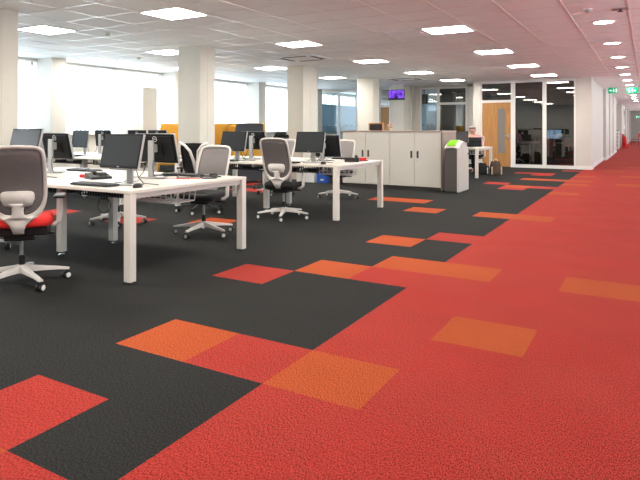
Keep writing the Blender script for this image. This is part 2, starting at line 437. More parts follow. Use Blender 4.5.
# pier and corridor wall on its left side
cw = MB()
cw.box(-1.78, -1.37, YP - .02, 20.2, 0, CH)
struct(cw.build('wall_pier', M['wall'])); cw = MB()
cw.box(-1.60, -1.40, 20.2, 25.4, 0, CH)
cw.box(-1.60, -1.31, 25.4, 34.4, 0, CH)
for y in (27.5, 30.5): cw.box(-1.5, -1.27, y, y + .5, 0, CH)
cw.box(-2.6, -2.45, 34.4, 42.0, 0, CH); cw.box(-2.6, -1.33, 34.2, 34.35, 0, CH)
cw.box(-2.6, -1.31, 42.0, 42.3, 0, CH)
cw.box(-1.6, -1.32, 42.1, 76, 0, CH)
for y in (47, 53, 60): cw.box(-1.5, -1.2, y, y + .8, 0, CH)
struct(cw.build('wall_corridor', M['wall']))
bb = MB()
bb.box(-1.765, -1.352, YP - .038, YP - .015, 0, .11, .003); bb.box(-1.375, -1.352, YP - .02, 20.2, 0, .11, .003)
bb.box(-1.405, -1.384, 20.2, 25.4, 0, .11, .003); bb.box(-1.40, -1.29, 25.38, 25.402, 0, .11, .003); bb.box(-1.315, -1.29, 25.4, 34.4, 0, .11, .003)
bb.box(-1.315, -1.29, 42.0, 76, 0, .11, .003)
struct(bb.build('baseboard_corridor', M['trim']))
rw = MB().box(3.0, 3.2, -3.2, 76, 0, .85).box(3.0, 3.2, -3.2, 76, 2.62, CH)
rp = [-3.0 + 3.9 * q for q in range(17)] + [64.0, 76.0]
for q in rp[:17]: rw.box(3.0, 3.2, q - .2, q + .2, 0, CH)
rw.box(3.0, 3.2, 59.4, 76, 0, CH).box(3.0, 3.2, -3.2, .8, 0, CH)
struct(rw.build('wall_right', M['wall']))
for a, b in list(zip(rp[:16], rp[1:17]))[1:]:  # unseen windows inferred from the lit corridor wall, added to brighten the ceiling
    wi_r = 20 + rp.index(a)
    f = MB()
    for yy in (a + .23, (a + b) / 2, b - .23): f.box(3.06, 3.13, yy - .03, yy + .03, .85, 2.62)
    for zz in (.88, 2.59): f.box(3.06, 3.13, a + .2, b - .2, zz - .03, zz + .03)
    w = struct(f.build('window_%d' % wi_r, M['white']))
    MB().box(3.09, 3.095, a + .22, b - .22, .87, 2.6).build('glass_pane', M['dimglass'], w)
struct(MB().box(-11.4, 3.4, -3.4, -3.2, 0, CH).build('wall_front', M['wall']))
struct(MB().box(-2.6, 3.2, 62, 62.2, 0, CH).build('wall_corridor_end', M['wall']))
# rooms behind the glass; the dark room's dimness sits in its colour
struct(MB().box(-6.26, -6.14, YB + .08, 25, 0, CH).build('wall_dark_room_left', M['dimtone']))
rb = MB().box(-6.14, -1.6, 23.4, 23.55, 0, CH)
struct(rb.build('wall_dark_room_back', M['dimtone']))
struct(MB().box(-1.62, -1.6, 20.2, 23.5, 0, CH).build('wall_dark_room_right', M['dimtone']))
struct(MB().box(-6.14, -1.62, YB + .1, 23.4, CH - .03, CH - .006).build('ceiling_dark_room', M['dimtone']))
# far wall of the corner room with a window
fwb = MB().box(XW - .25, -8.75, 25, 25.2, 0, CH).box(-7.35, -6.14, 25, 25.2, 0, CH).box(-8.75, -7.35, 25, 25.2, 0, .95).box(-8.75, -7.35, 25, 25.2, 2.35, CH)
struct(fwb.build('wall_corner_room', M['wall']))
w = struct(MB().box(-8.75, -8.69, 25.05, 25.12, .95, 2.35).box(-7.41, -7.35, 25.05, 25.12, .95, 2.35).box(-8.75, -7.35, 25.05, 25.12, .95, 1.0).box(-8.75, -7.35, 25.05, 25.12, 2.3, 2.35).build('window_%d' % (wi + 5), M['white']))
MB().box(-8.7, -7.4, 25.08, 25.085, .98, 2.32).build('glass_pane', M['clearglass'], w)
t = thing('vertical_blind', 'pale blue vertical blind seen through the narrow pane right of the television column', 'blind', (-8.05, 24.95, .97))
MB().box(-.7, .7, -.02, .02, 1.33, 1.365, .004).build('headrail', M['white'], t)
s = MB()
for q in range(12):
    s.box(-.062, .062, -.0012, .0012, .02, 1.33, M=Matrix.Translation((-.65 + q * .118, 0, 0)) @ Matrix.Rotation(.2, 4, 'Z'))
s.build('louvres', M['blind_blue'], t)

# ------------------------------------------------------------------ ceiling lights
PW, PH = TX - .03, TY - .03
def panel(x, y, label):
    t = thing('ceiling_light', label, 'ceiling light', (x, y, CH), 0, 'square ceiling light panels')
    f = MB()
    for a in (-1, 1):
        f.box(a * PW / 2 - .012, a * PW / 2 + .012, -PH / 2 - .012, PH / 2 + .012, -.012, -.002)
        f.box(-PW / 2, PW / 2, a * PH / 2 - .012, a * PH / 2 + .012, -.012, -.002)
    f.build('frame', M['white'], t)
    MB().box(-PW / 2 + .012, PW / 2 - .012, -PH / 2 + .012, PH / 2 - .012, -.009, -.004).build('diffuser', M['lamp'], t)
    return t
rows = [-2.53, -5.19, -7.87, -10.2]
plabels = {
 (0, 1): 'square light panel at top right centre beside a ceiling grille',
 (0, 2): 'second nearest light panel in the row leading to the oak door',
 (0, 3): 'third light panel along the row leading to the oak door',
 (0, 4): 'light panel closest to the glass partition, just above its tall panes',
 (1, 0): 'large square light panel at the top, left of the second cream column',
 (1, 1): 'square light panel above the third cream column',
 (1, 2): 'square light panel in the middle, above the walnut topped cabinets',
 (1, 3): 'light panel just left above the purple television',
 (1, 4): 'small far light panel above the narrow glazed bay right of the television',
 (2, 0): 'square light panel beside the nearest cream column at far left',
 (2, 1): 'half hidden light panel left of the top of the second cream column',
 (2, 2): 'light panel left of the top of the third cream column',
 (2, 3): 'far light panel in front of the glazed corner room',
 (3, 1): 'pale light panel washed out near the windows at left',
 (3, 2): 'light panel near the windows right of the second cream column',
}
PPOS = {(0, 1): (-2.54, 8.86), (0, 2): (-2.52, 11.90), (0, 3): (-2.49, 14.93), (0, 4): (-2.45, 17.92), (1, 0): (-5.18, 5.75), (1, 1): (-5.20, 9.0), (1, 2): (-5.18, 12.16),
        (1, 3): (-5.16, 15.34), (1, 4): (-5.10, 18.3), (2, 0): (-7.68, 5.70), (2, 1): (-7.92, 8.62), (2, 2): (-7.88, 12.26), (2, 3): (-7.84, 15.53), (3, 1): (-10.17, 8.82), (3, 2): (-9.65, 11.25)}
for (r, k), lb in sorted(plabels.items()):
    panel(*PPOS.get((r, k), (rows[r], PY + 3.12 * k)), lb)
def area(name, x, y, z, sx, sy, watt, col, rot=(0, 0, 0)):
    L = bpy.data.lights.new(name, 'AREA'); L.shape = 'RECTANGLE'; L.size = sx; L.size_y = sy; L.energy = watt; L.color = col
    o = bpy.data.objects.new(name, L); COL.objects.link(o); o.location = (x, y, z); o.rotation_euler = rot; return o
# the rows go on behind and beside the camera, and further along
lw = LAMP * PI * PW * PH
for x in rows[:3]:
    for k in ((-1, -2) if x < -3 else (0, -1, -2)):
        area('ceiling_panel_lamp', x, PY + 3.12 * k, CH - .012, PW, PH, lw, (1.0, .93, .84))
for x, y in ((-9.0, 22.6), (-7.4, 22.9)):
    area('ceiling_panel_lamp', x, y, CH - .012, PW, PH, lw * .5, (.95, .97, 1.0))
# corridor downlights
DY = [9.36, 11.78, 14.15, 16.53, 18.85, 21.15, 23.5, 26.0, 28.4, 30.8, 33.2, 35.6, 38.0]
ordn = ['nearest', 'second nearest', 'third', 'fourth', 'fifth', 'sixth', 'seventh', 'eighth', 'ninth', 'tenth', 'eleventh', 'twelfth', 'thirteenth']
for k, y in enumerate(DY):
    t = thing('downlight', ordn[k] + ' round recessed downlight along the red corridor ceiling', 'downlight', (-.51, y, CH), 0, 'corridor downlights')
    MB().lathe([(.150, -.001), (.148, -.010), (.125, -.010), (.122, -.004)], 28).build('rim', M['white'], t)
    MB().lathe([(.123, -.003), (.123, -.007)], 28).build('diffuser', M['down'], t)
for y in (7.0, 4.65, 2.3, 0, 40.5, 45, 50, 56, 63, 70):
    L = area('downlight_lamp', -.51, y, CH - .012, .23, .23, DOWN * PI * .0415 * (1 if y < 39 else 2), (1, .9, .8)); L.data.shape = 'DISK'

# ceiling grilles, cassettes, detectors
def grille(x, y, label):
    t = thing('air_grille', label, 'air vent', (x, y, CH), 0, 'ceiling air grilles')
    f = MB()
    for a in (-1, 1):
        f.box(a * .30 - .02, a * .30 + .02, -.30, .30, -.012, 0); f.box(-.30, .30, a * .28 - .02, a * .28 + .02, -.012, 0)
    f.build('frame', M['tile'], t)
    MB().box(-.29, .29, -.27, .27, -.002, -.001).build('duct_shade_sheet', M['dimtone'], t)  # thin dark sheet under the ceiling, coloured as shade inside a duct
    s = MB()
    for q in range(9):
        s.box(-.28, .28, -.019, .019, -.0012, .0012, M=Matrix.Translation((0, -.24 + q * .06, -.014)) @ Matrix.Rotation(-.45, 4, 'X'))
    s.build('louvres', M['tile'], t)
grille(-3.19, 8.87, 'square ceiling grille left of the light panel at top right centre')
grille(-3.19, 5.95, 'square ceiling grille cut off by the top edge of the picture')
grille(-3.13, 12.2, 'small pale ceiling grille left of the second light toward the oak door')
grille(-3.13, 15.3, 'furthest ceiling grille, left of the third light toward the oak door')
def cassette(x, y, label):
    t = thing('air_conditioning_cassette', label, 'air conditioner', (x, y, CH), 0, 'ceiling cassettes')
    MB().box(-.46, .46, -.46, .46, -.03, -.003, .008).build('fascia', M['tile'], t)
    MB().box(-.24, .24, -.24, .24, -.036, -.029, .003).build('intake_grille', M['rail'], t)
    for a in (-1, 1):
        MB().box(a * .36 - .035, a * .36 + .035, -.27, .27, -.034, -.028).build('air_slot', M['cabgap'], t)
        MB().box(-.27, .27, a * .36 - .035, a * .36 + .035, -.034, -.028).build('air_slot', M['cabgap'], t)
cassette(-6.12, 10.75, 'ceiling air conditioning cassette right above the third cream column')
cassette(-6.12, 17.0, 'far ceiling air conditioning cassette above the purple television')
def detector(x, y, name, label):
    t = thing(name, label, 'detector', (x, y, CH))
    MB().lathe([(.055, 0), (.055, -.012), (.048, -.016)], 20).build('base', M['whiteplastic'], t)
    MB().lathe([(.040, -.016), (.038, -.036), (.022, -.044)], 20).build('sensor_head', M['silver'], t)
detector(-7.13, 6.4, 'smoke_detector', 'small round smoke detector on the ceiling between the two left light panels')
detector(-9.06, 8.97, 'smoke_detector', 'round smoke detector on the ceiling near the left windows')
detector(-.63, 8.25, 'motion_sensor', 'small white ceiling sensor just before the nearest downlight')
t = thing('sprinkler_plate', 'dark sprinkler in a square ceiling plate beside the nearest downlight', 'sprinkler', (-.28, 8.45, CH))
MB().box(-.09, .09, -.07, .07, -.008, -.001, .002).build('plate', M['silver'], t)
MB().lathe([(.015, -.006), (.015, -.03), (.035, -.032), (.035, -.036)], 14).build('head', M['black'], t)

# ------------------------------------------------------------------ desks
def make_bench(loc, label):
    """four place bench: origin at the near right corner, runs to -x and +y"""
    W, D = 2.80, 1.57
    t = thing('bench_desk', label, 'desk', loc, 0, 'white bench desks')
    for a in (0, 1):
        for b in (0, 1):
            x1 = -a * W / 2 - .0015 * a; x0 = -(a + 1) * W / 2 + .0015 * (1 - a)
            y0 = b * D / 2 + .0015 * b; y1 = (b + 1) * D / 2 - .0015 * (1 - b)
            MB().box(x0, x1, y0, y1, DZ - .027, DZ, .003).build('desktop', M['desk'], t)
    f = MB()
    z0, z1 = DZ - .072, DZ - .028
    for x in (-.05, -W + .05): f.box(x - .022, x + .022, .05, D - .05, z0, z1)
    f.box(-W + .05, -.05, D / 2 - .03, D / 2 + .03, DZ - .05, z1)
    f.box(-W / 2 - .02, -W / 2 + .02, .10, D - .10, z0, z1)
    f.build('frame', M['deskmetal'], t)
    for x, y in ((-.036, .036), (-.036, D - .036), (-W + .036, .036), (-W + .036, D - .036)):
        l = MB().box(x - .034, x + .034, y - .034, y + .034, .016, DZ - .028, .003).build('leg', M['deskmetal'], t)
        MB().cyl((x, y, 0), (x, y, .018), .024, .020).build('foot', M['black'], l)
    for y in (.46, D - .46):
        x = -W / 2
        l = MB().box(x - .034, x + .034, y - .034, y + .034, .03, DZ - .07, .003).build('leg', M['deskmetal'], t)
        MB().cyl((x, y, .008), (x, y, .032), .012).cyl((x, y, 0), (x, y, .010), .030, .022).build('foot', M['chrome'], l)
    # black cable tray under the middle, light wire basket at the end
    c = MB()
    for a, b_ in ((-W + .12, -W / 2 - .08), (-W / 2 + .08, -.62)):
        n = int((b_ - a) / .035)
        for q in range(n + 1):
            x = a + q * (b_ - a) / n
            c.box(x - .006, x + .006, D / 2 - .20, D / 2 - .194, .575, .69); c.box(x - .006, x + .006, D / 2 + .194, D / 2 + .20, .575, .69)
        c.box(a, b_, D / 2 - .20, D / 2 + .20, .572, .577); c.box(a, b_, D / 2 - .203, D / 2 - .195, .67, .69); c.box(a, b_, D / 2 + .195, D / 2 + .203, .67, .69)
    c.build('cable_tray', M['black'], t)
    c = MB(); x0, x1 = -.60, -.14
    for q in range(8):
        x = x0 + q * (x1 - x0) / 7
        c.tube([(x, D / 2 - .17, .665), (x, D / 2 - .15, .555), (x, D / 2 + .15, .555), (x, D / 2 + .17, .665)], .0055, 6)
    for y, z in ((-.17, .665), (-.16, .61), (-.15, .555), (0, .555), (.15, .555), (.16, .61), (.17, .665)):
        c.tube([(x0, D / 2 + y, z), (x1, D / 2 + y, z)], .006, 6)
    c.build('cable_basket', M['whiteplastic'], t)
    for xx in (-2.4, -1.9, -1.15, -.8, -.4):
        b = MB()
        b.box(xx - .11, xx + .11, D / 2 - .08, D / 2 + .04, .580, .625, .006)
        b.tube([(xx + .10, D / 2, .60), (xx + .13, D / 2 + .06, .64), (xx + .2, D / 2 - .04, .59)], .007, 6)
        b.build('power_strip', M['black'], t)
    return t
bench = make_bench((-3.41, 3.28, 0), 'nearest white four person bench desk with open square legs')
bench2 = dup(bench, 'second white bench desk, in front of the cabinets, with two pairs of monitors', (-3.41, 6.90, 0))
bench3 = dup(bench, 'white bench desk behind the recycling bin where the man sits', (-3.44, 14.52, 0))
bench4 = dup(bench, 'white bench desk near the windows behind the nearest desk', (-7.0, 6.55, 0))

# ------------------------------------------------------------------ chairs
def turn_base(chair, deg):
    for c in chair.children:
        if c.name.startswith('star_base'): c.rotation_euler.z = math.radians(deg)
def make_chair(label, seat_m, mesh_m, frame_m, loc, rz, head=None, yshape=False, top=1.082, lift=0.0):
    t = thing('office_chair', label, 'chair', loc, rz, 'office swivel chairs')
    bot = 0.53
    def yb(x, z):
        q = (z - bot) / (top - bot)
        return -.215 - .14 * q + .025 * math.sin(PI * min(1, max(0, q) * 1.2)) + .55 * x * x - .035 * q * q
    # outline of the back
    out = []
    N = 72
    zc, hh = (top + bot) / 2, (top - bot) / 2
    for i in range(N):
        a = 2 * PI * i / N
        ca, sa = math.cos(a), math.sin(a)
        p = 2 / (7.5 if sa > 0 else 4.0)
        x = math.copysign(abs(ca) ** p, ca); z = math.copysign(abs(sa) ** p, sa)
        wd = .209 - .004 * z - .040 * max(0, -z) ** 2.5
        out.append((x * wd, zc + z * hh + (-.022 * (1 - abs(x) ** 2) if z < -.5 else .016 * (1 - abs(x) ** 2) if z > .5 else 0)))
    fr = MB(); fr.sm = True; rings = []; inner = []
    for i in range(N):
        p0, p1 = Vector(out[i - 1]), Vector(out[(i + 1) % N])
        tg = (p1 - p0).normalized(); nrm = Vector((tg.y, -tg.x))
        P = Vector(out[i]); w_ = .030 + .022 * max(0, -(P.y - zc) / hh) ** 3
        c = P - nrm * w_ / 2
        inner.append(P - nrm * w_ * .7)
        ring = []
        for k in range(10):
            b = 2 * PI * k / 10
            q = c + nrm * (w_ / 2 * math.cos(b))
            ring.append(Vector((q.x, yb(q.x, q.y) + .014 * math.sin(b), q.y)))
        rings.append(ring)
    fr.rings(rings, closed=True)
    fr.build('back_frame', frame_m, t)
    # mesh panel
    me = MB(); me.sm = True
    ctr = Vector((0, zc)); rs = []
    for s in (1, .8, .6, .4, .2, .02):
        rs.append([Vector(((ctr + (q - ctr) * s).x, yb((ctr + (q - ctr) * s).x, (ctr + (q - ctr) * s).y), (ctr + (q - ctr) * s).y)) for q in inner])
    me.rings(rs, caps=False)
    me.bm.verts.ensure_lookup_table(); me._done([me.bm.faces.new(me.bm.verts[-N:])])
    bk = me.build('backrest', mesh_m, t)
    so = bk.modifiers.new('s', 'SOLIDIFY'); so.thickness = .006; so.offset = 0
    # spine / bracket from seat up to the frame
    sp = MB(); sp.sm = True
    def bar(pts, wx, wy):
        sp.rings([[Vector((p[0] + wx[i] * math.cos(b) , p[1] + wy * math.sin(b), p[2])) for b in [2 * PI * k / 10 for k in range(10)]] for i, p in enumerate(pts)])
    bar([(0, yb(0, .56) - .006, .555), (0, yb(0, .53) - .008, .525), (0, -.232, .49), (0, -.225, .455), (0, -.20, .425), (0, -.14, .405), (0, -.06, .40)], [.14, .098, .060, .045, .040, .042, .045], .015)
    if yshape:
        for s in (-1, 1):
            sp.tube([(0, -.245, .60), (s * .03, yb(.03, .75) - .025, .76), (s * .06, yb(.06, .9) - .025, .90), (s * .13, yb(.13, .99) - .02, .985), (s * .20, yb(.2, 1.02) - .01, 1.02)], [.028, .024, .022, .02, .018], 8)
    sp.build('back_bracket', frame_m if not yshape else M['whiteplastic'], t)
    if not yshape:
        lp = MB(); lp.sm = True
        # lumbar plate with its neck, behind the mesh
        def rr(w, h, zz, yo, n=28):
            o_ = []
            for k in range(n):
                b = 2 * PI * k / n; ca, sa = math.cos(b), math.sin(b); p = 2 / 5
                x = math.copysign(abs(ca) ** p, ca) * w; z = zz + math.copysign(abs(sa) ** p, sa) * h
                if z < zz: x *= .88
                o_.append(Vector((x, yb(x, z) + yo, z)))
            return o_
        lp.rings([rr(.118, .056, .690, -.010), rr(.120, .062, .690, -.018), rr(.118, .056, .690, -.030)])
        lp.rings([[Vector((wx * math.cos(b), yb(0, z) - .018 + .012 * math.sin(b), z)) for b in [2 * PI * k / 10 for k in range(10)]] for wx, z in ((.08, .655), (.050, .635), (.042, .61), (.042, .58), (.054, .555), (.09, .535))])
        lp.build('lumbar_support', frame_m, t)
    # seat
    se = MB(); se.sm = True
    def srow(s, z): 
        o_ = []
        for k in range(32):
            b = 2 * PI * k / 32; ca, sa = math.cos(b), math.sin(b); p = 2 / 4.5
            o_.append(Vector((math.copysign(abs(ca) ** p, ca) * .235 * s, .015 + math.copysign(abs(sa) ** p, sa) * .235 * s, z + lift - (.02 * max(0, sa) ** 3))))
        return o_
    se.rings([srow(.90, .425), srow(.99, .432), srow(1.0, .46), srow(.97, .482), srow(.88, .492), srow(.5, .488), srow(.05, .484)])
    se.build('seat', seat_m, t)
    MB().box(-.21, .21, -.18, .21, .400, .428 + lift, .010).box(-.11, .11, -.15, .14, .355, .41 + lift, .014).tube([(.08, .03, .385), (.24, .03, .38)], .010, 8).tube([(-.08, .0, .385), (-.24, .0, .38)], .010, 8).build('seat_mechanism', M['black'], t)
    # arm rests
    for s in (-1, 1):
        a = MB(); a.sm = True
        a.tube([(s * .12, .0, .41 + lift), (s * .25, -.005, .415 + lift), (s * .285, -.01, .45 + lift), (s * .288, -.015, .55 + lift), (s * .285, -.02, .635 + lift)], [.018, .020, .021, .020, .019], 8)
        ar = a.build('armrest', frame_m, t)
        MB().box(s * .285 - .042, s * .285 + .042, -.14, .10, .632 + lift, .656 + lift, .010).build('arm_pad', M['black'], ar)
    # gas lift
    gl = MB(); gl.sm = False
    gl.cyl((0, 0, .20), (0, 0, .37), .014, n=16)
    g = gl.build('gas_lift', M['silver'], t); autosmooth(g)
    autosmooth(MB().cyl((0, 0, .085), (0, 0, .225), .026, .024, n=18).build('lift_sleeve', M['black'], t))
    # star base with castors
    sb = MB()
    sb.lathe([(.042, .085), (.046, .10), (.044, .135), (.034, .15)], 20)
    for k in range(5):
        a = PI / 2 + .35 + 2 * PI * k / 5
        R = Matrix.Rotation(a, 4, 'Z')
        sec = []
        for r, hw, z0, z1 in ((.025, .032, .092, .145), (.12, .026, .090, .128), (.27, .020, .082, .104), (.340, .020, .074, .092), (.358, .012, .074, .088)):
            sec.append([R @ Vector((r, y, z)) for y, z in ((-hw, z0), (hw, z0), (hw * .95, (z0 + z1) / 2), (hw * .6, z1), (-hw * .6, z1), (-hw * .95, (z0 + z1) / 2))])
        sb.rings(sec)
    base = autosmooth(sb.build('star_base', frame_m, t), 35)
    for k in range(5):
        a = PI / 2 + .35 + 2 * PI * k / 5
        c = MB()
        tw = a + [1.1, -.7, 2.0, .4, -1.6][k]
        Mx = Matrix.Translation((.338 * math.cos(a), .338 * math.sin(a), 0)) @ Matrix.Rotation(tw, 4, 'Z')
        def V(x, y, z): return Mx @ Vector((x, y, z))
        c.mi = 0
        for s in (-1, 1): c.cyl(V(0, s * .008, .029), V(0, s * .026, .029), .029, n=18)
        c.cyl(V(0, 0, .05), V(0, 0, .085), .008, n=10)
        c.box(-.012, .018, -.007, .007, .03, .062, .003, M=Mx)
        c.mi = 1
        for s in (-1, 1): c.cyl(V(0, s * .0262, .029), V(0, s * .0285, .029), .021, .018, n=16)
        c.build('castor', [M['black'], M['whiteplastic']], base)
    if head:
        MB().box(-.13, .13, -.36, -.31, top - .02, top + .06, .022).tube([(0, -.34, top - .08), (0, -.335, top + .0)], .014, 8).build('headrest', M['blackmat'], t)
    return t
R = math.radians
ch_grey = make_chair('grey mesh office chair with black seat and back toward the camera at the second desk', M['fab_black'], M['mesh'], M['frame'], (-4.19, 6.84, 0), R(9))
ch_red = make_chair('grey mesh office chair with red seat at the left edge of the picture', M['fab_red'], M['mesh'], M['frame'], (-4.185, 2.88, 0), R(49), lift=.04)
ch_light = make_chair('light grey chair facing the camera across the right end of the nearest desk', M['fab_black'], M['meshlight'], M['frame'], (-4.34, 5.32, 0), R(195), top=1.0)
ch_fork = make_chair('black mesh chair with a white forked back support beside the second cream column', M['fab_black'], M['meshblack'], M['black'], (-5.50, 6.68, 0), R(24), yshape=True, top=1.0)
ch_cab = dup(ch_light, 'grey chair at the far side of the second desk, in front of the cream cabinets', (-4.58, 9.30, 0), R(187))
ch_peek = dup(ch_light, 'grey chair back peeking out behind the black seated chair of the second desk', (-5.80, 9.22, 0), R(178))
ch_under = dup(ch_light, 'chair whose star base shows under the nearest desk, its back hidden by monitors', (-5.76, 5.34, 0), R(212))
dup(ch_grey, 'chair pushed under the nearest desk behind the red seated chair', (-5.70, 3.36, 0), R(10))
make_chair('black high backed chair with headrest beyond the second desk', M['fab_black'], M['meshblack'], M['black'], (-6.42, 10.0, 0), R(178), head=True)
dup(ch_light, 'office chair under the man in the pink shirt', (-4.05, 16.66, 0), R(180))
for c_, a_ in ((ch_grey, 31), (ch_red, 45), (ch_light, 43), (ch_cab, -3), (ch_under, -4), (ch_fork, 10)): turn_base(c_, a_)

# ------------------------------------------------------------------ monitors
def text_mesh(txt, size):
    cu = bpy.data.curves.new('lettering', 'FONT'); cu.body = txt; cu.size = size; cu.align_x = 'CENTER'; cu.align_y = 'CENTER'; cu.extrude = .0006
    o = bpy.data.objects.new('lettering', cu); COL.objects.link(o)
    dg = bpy.context.evaluated_depsgraph_get()
    me = bpy.data.meshes.new_from_object(o.evaluated_get(dg))
    bpy.data.objects.remove(o); bpy.data.curves.remove(cu)
    return me
def make_monitor(label, loc, rz, w=.445, h=.292, zc=1.025 - DZ, tilt=14, pedestal=True, scr='screen'):
    """screen looks along local -y; origin on the desk under the stand"""
    t = thing('monitor', label, 'monitor', loc, rz, 'black desktop monitors')
    T = Matrix.Translation((0, -.045, zc)) @ Matrix.Rotation(R(-tilt), 4, 'X')
    b = MB()
    b.box(-w / 2, w / 2, -.014, .012, -h / 2, h / 2, .004, M=T)
    b.box(-w * .44, w * .44, .010, .022, -h * .43, h * .43, .008, M=T)
    b.box(-.09, .09, .018, .034, -.07, .05, .006, M=T)
    b.build('housing', M['monitorblack'], t)
    e = MB()
    for s in (-1, 1): e.box(s * (w / 2) - .002, s * (w / 2) + .002, -.010, .014, -h / 2, h / 2, M=T)
    e.box(-w / 2, w / 2, .006, .0135, h / 2 - .001, h / 2 + .0015, M=T); e.box(-w / 2, w / 2, .004, .0135, -h / 2 - .002, -h / 2 + .001, M=T)
    e.build('edge_band', M['silver'], t)
    MB().box(-w / 2 + .014, w / 2 - .014, -.0152, -.0135, -h / 2 + .020, h / 2 - .014, M=T).build('screen', M[scr], t)
    MB().box(-.012, .012, -.0158, -.0138, -h / 2 + .006, -h / 2 + .014, M=T).build('bezel_badge', M['silver'], t)
    n = MB()
    n.box(-.034, .034, .036, .062, .010, zc + .075, .008)
    n.box(-.032, .032, -.01, .05, zc - .04, zc + .04, .006)
    n.build('stand_neck', M['silver'], t)
    MB().box(-.115, .115, -.060, .105, 0, .014, .006).build('stand_base', M['silver'] if pedestal else M['black'], t)
    lg = MB()
    TL = T @ Matrix.Translation((0, .0225, h * .33))
    rg = []
    for k in range(28):
        a = 2 * PI * k / 28
        rg.append([TL @ Vector((math.cos(a) * r_, y_, math.sin(a) * r_)) for r_, y_ in ((.023, 0), (.028, 0), (.028, .0014), (.023, .0014))])
    lg.rings(rg, closed=True)
    tb = bmesh.new(); tb.from_mesh(DELL); lg.merge(tb, TL @ Matrix.Rotation(PI, 4, 'Z') @ Matrix.Rotation(PI / 2, 4, 'X'))
    lg.build('logo', M['logo'], t)
    c = MB(); c.sm = True
    c.tube([(.03, .03, zc - .06), (.05, .07, zc - .16), (.07, .08, .06), (.11, .10, .012), (.2, .12, .008), (.28, .10, .008)], .0035, 6)
    c.tube([(-.02, .03, zc - .07), (-.05, .08, zc - .18), (-.08, .09, .03), (-.15, .12, .008), (-.22, .08, .008)], .0035, 6)
    c.build('cable', M['black'], t)
    return t
DELL = text_mesh('DELL', .0155)
m0 = make_monitor('front facing black monitor nearest the camera, on the right of the nearest desk', (-3.79, 3.60, DZ), R(1))
make_monitor('monitor seen from behind with round logo, on the right of the nearest desk', (-4.09, 4.26, DZ), R(180), w=.50)
dup(m0, 'monitor seen from behind with round logo, right after the red seated chair', (-5.55, 4.22, DZ), R(182))
m1 = make_monitor('front facing grey glossy monitor showing above the red seated chair', (-5.14, 3.62, DZ), R(0), zc=1.07 - DZ, scr='screengrey')
dup(m0, 'front facing monitor at the right of the second desk, next to the cabinets', (-3.98, 7.24, DZ), R(0))
make_monitor('monitor seen from behind half hidden at the right of the second desk', (-4.11, 7.86, DZ), R(180), w=.50, h=.335, zc=.955 - DZ)
dup(m0, 'front facing monitor on the second desk, in front of the mustard sofa', (-5.22, 7.14, DZ), R(0))
dup(m0, 'monitor seen from behind on the second desk, in front of the mustard sofa', (-5.29, 7.70, DZ), R(180))
ms = make_monitor('small square monitor facing the camera on the far left desk by the windows', (-8.56, 7.10, DZ), R(-3), w=.44, h=.31, zc=1.03 - DZ, tilt=8)
dup(ms, 'small monitor with its back to the camera on the far left desk by the windows', (-8.80, 7.75, DZ), R(180))
dup(ms, 'left one of two monitors whose tops show above the nearest desk monitors', (-7.76, 7.62, DZ), R(182))
dup(ms, 'right one of two monitors whose tops show above the nearest desk monitors', (-7.27, 7.62, DZ), R(180))
make_monitor('monitor standing between the cabinet end and the man in pink', (-3.99, 15.05, DZ), R(8), w=.38, h=.28, zc=1.00 - DZ, scr='screengrey')

# ------------------------------------------------------------------ small things on the desks
def make_keyboard(label, loc, rz):
    t = thing('keyboard', label, 'keyboard', loc, rz, 'black desk keyboards')
    MB().box(-.22, .22, -.072, .072, .002, .020, .005).build('body', M['black'], t)
    k = MB()
    for r_ in range(6):
        n = 15 if r_ else 4
        y = -.055 + r_ * .0195
        if r_ == 0:
            for x0, x1 in ((-.205, -.13), (-.12, .02), (.03, .10), (.115, .205)): k.box(x0, x1, y - .007, y + .007, .019, .025, .002)
        else:
            for q in range(21):
                x = -.205 + q * .0205; k.box(x - .008, x + .008, y - .007, y + .007, .019, .025)
    k.build('keys', M['keys'], t)
    return t
kb = make_keyboard('black keyboard in front of the nearest front facing monitor', (-3.99, 3.435, DZ), R(2))
dup(kb, 'black keyboard by the back-turned monitor at the right end of the nearest desk', (-4.05, 4.62, DZ), R(184))
dup(kb, 'keyboard by the back-turned monitor behind the red seated chair', (-5.42, 4.52, DZ), R(181))
dup(kb, 'keyboard in front of the right monitor of the second desk', (-4.30, 7.04, DZ), R(-3))
dup(kb, 'keyboard on the far side of the second desk near the cabinets', (-3.98, 8.36, DZ), R(180))
dup(kb, 'keyboard on the second desk in front of its left pair of monitors', (-5.30, 6.975, DZ), R(1))
dup(kb, 'keyboard on the far left desk by the windows', (-8.55, 6.84, DZ), R(0))
def make_mouse(label, loc, rz):
    t = thing('computer_mouse', label, 'mouse', loc, rz, 'black computer mice')
    b = MB(); b.sm = True
    rs = []
    for s, z in ((1, 0), (1.03, .008), (.95, .022), (.7, .032), (.3, .036), (.02, .0365)):
        rs.append([Vector((math.cos(a) * .030 * s, math.sin(a) * .052 * s, z)) for a in [2 * PI * k / 20 for k in range(20)]])
    b.rings(rs); b.build('body', M['black'], t)
    MB().cyl((-.003, .025, .031), (.003, .025, .031), .007, n=12).build('scroll_wheel', M['silver'], t)
    return t
mo = make_mouse('black mouse right of the nearest keyboard, at the foot of the nearest monitor', (-3.55, 3.50, DZ), R(10))
dup(mo, 'black mouse near the right end of the nearest desk', (-3.74, 4.74, DZ), R(170))
dup(mo, 'black mouse on the second desk by the right monitor', (-3.70, 7.06, DZ), R(0))
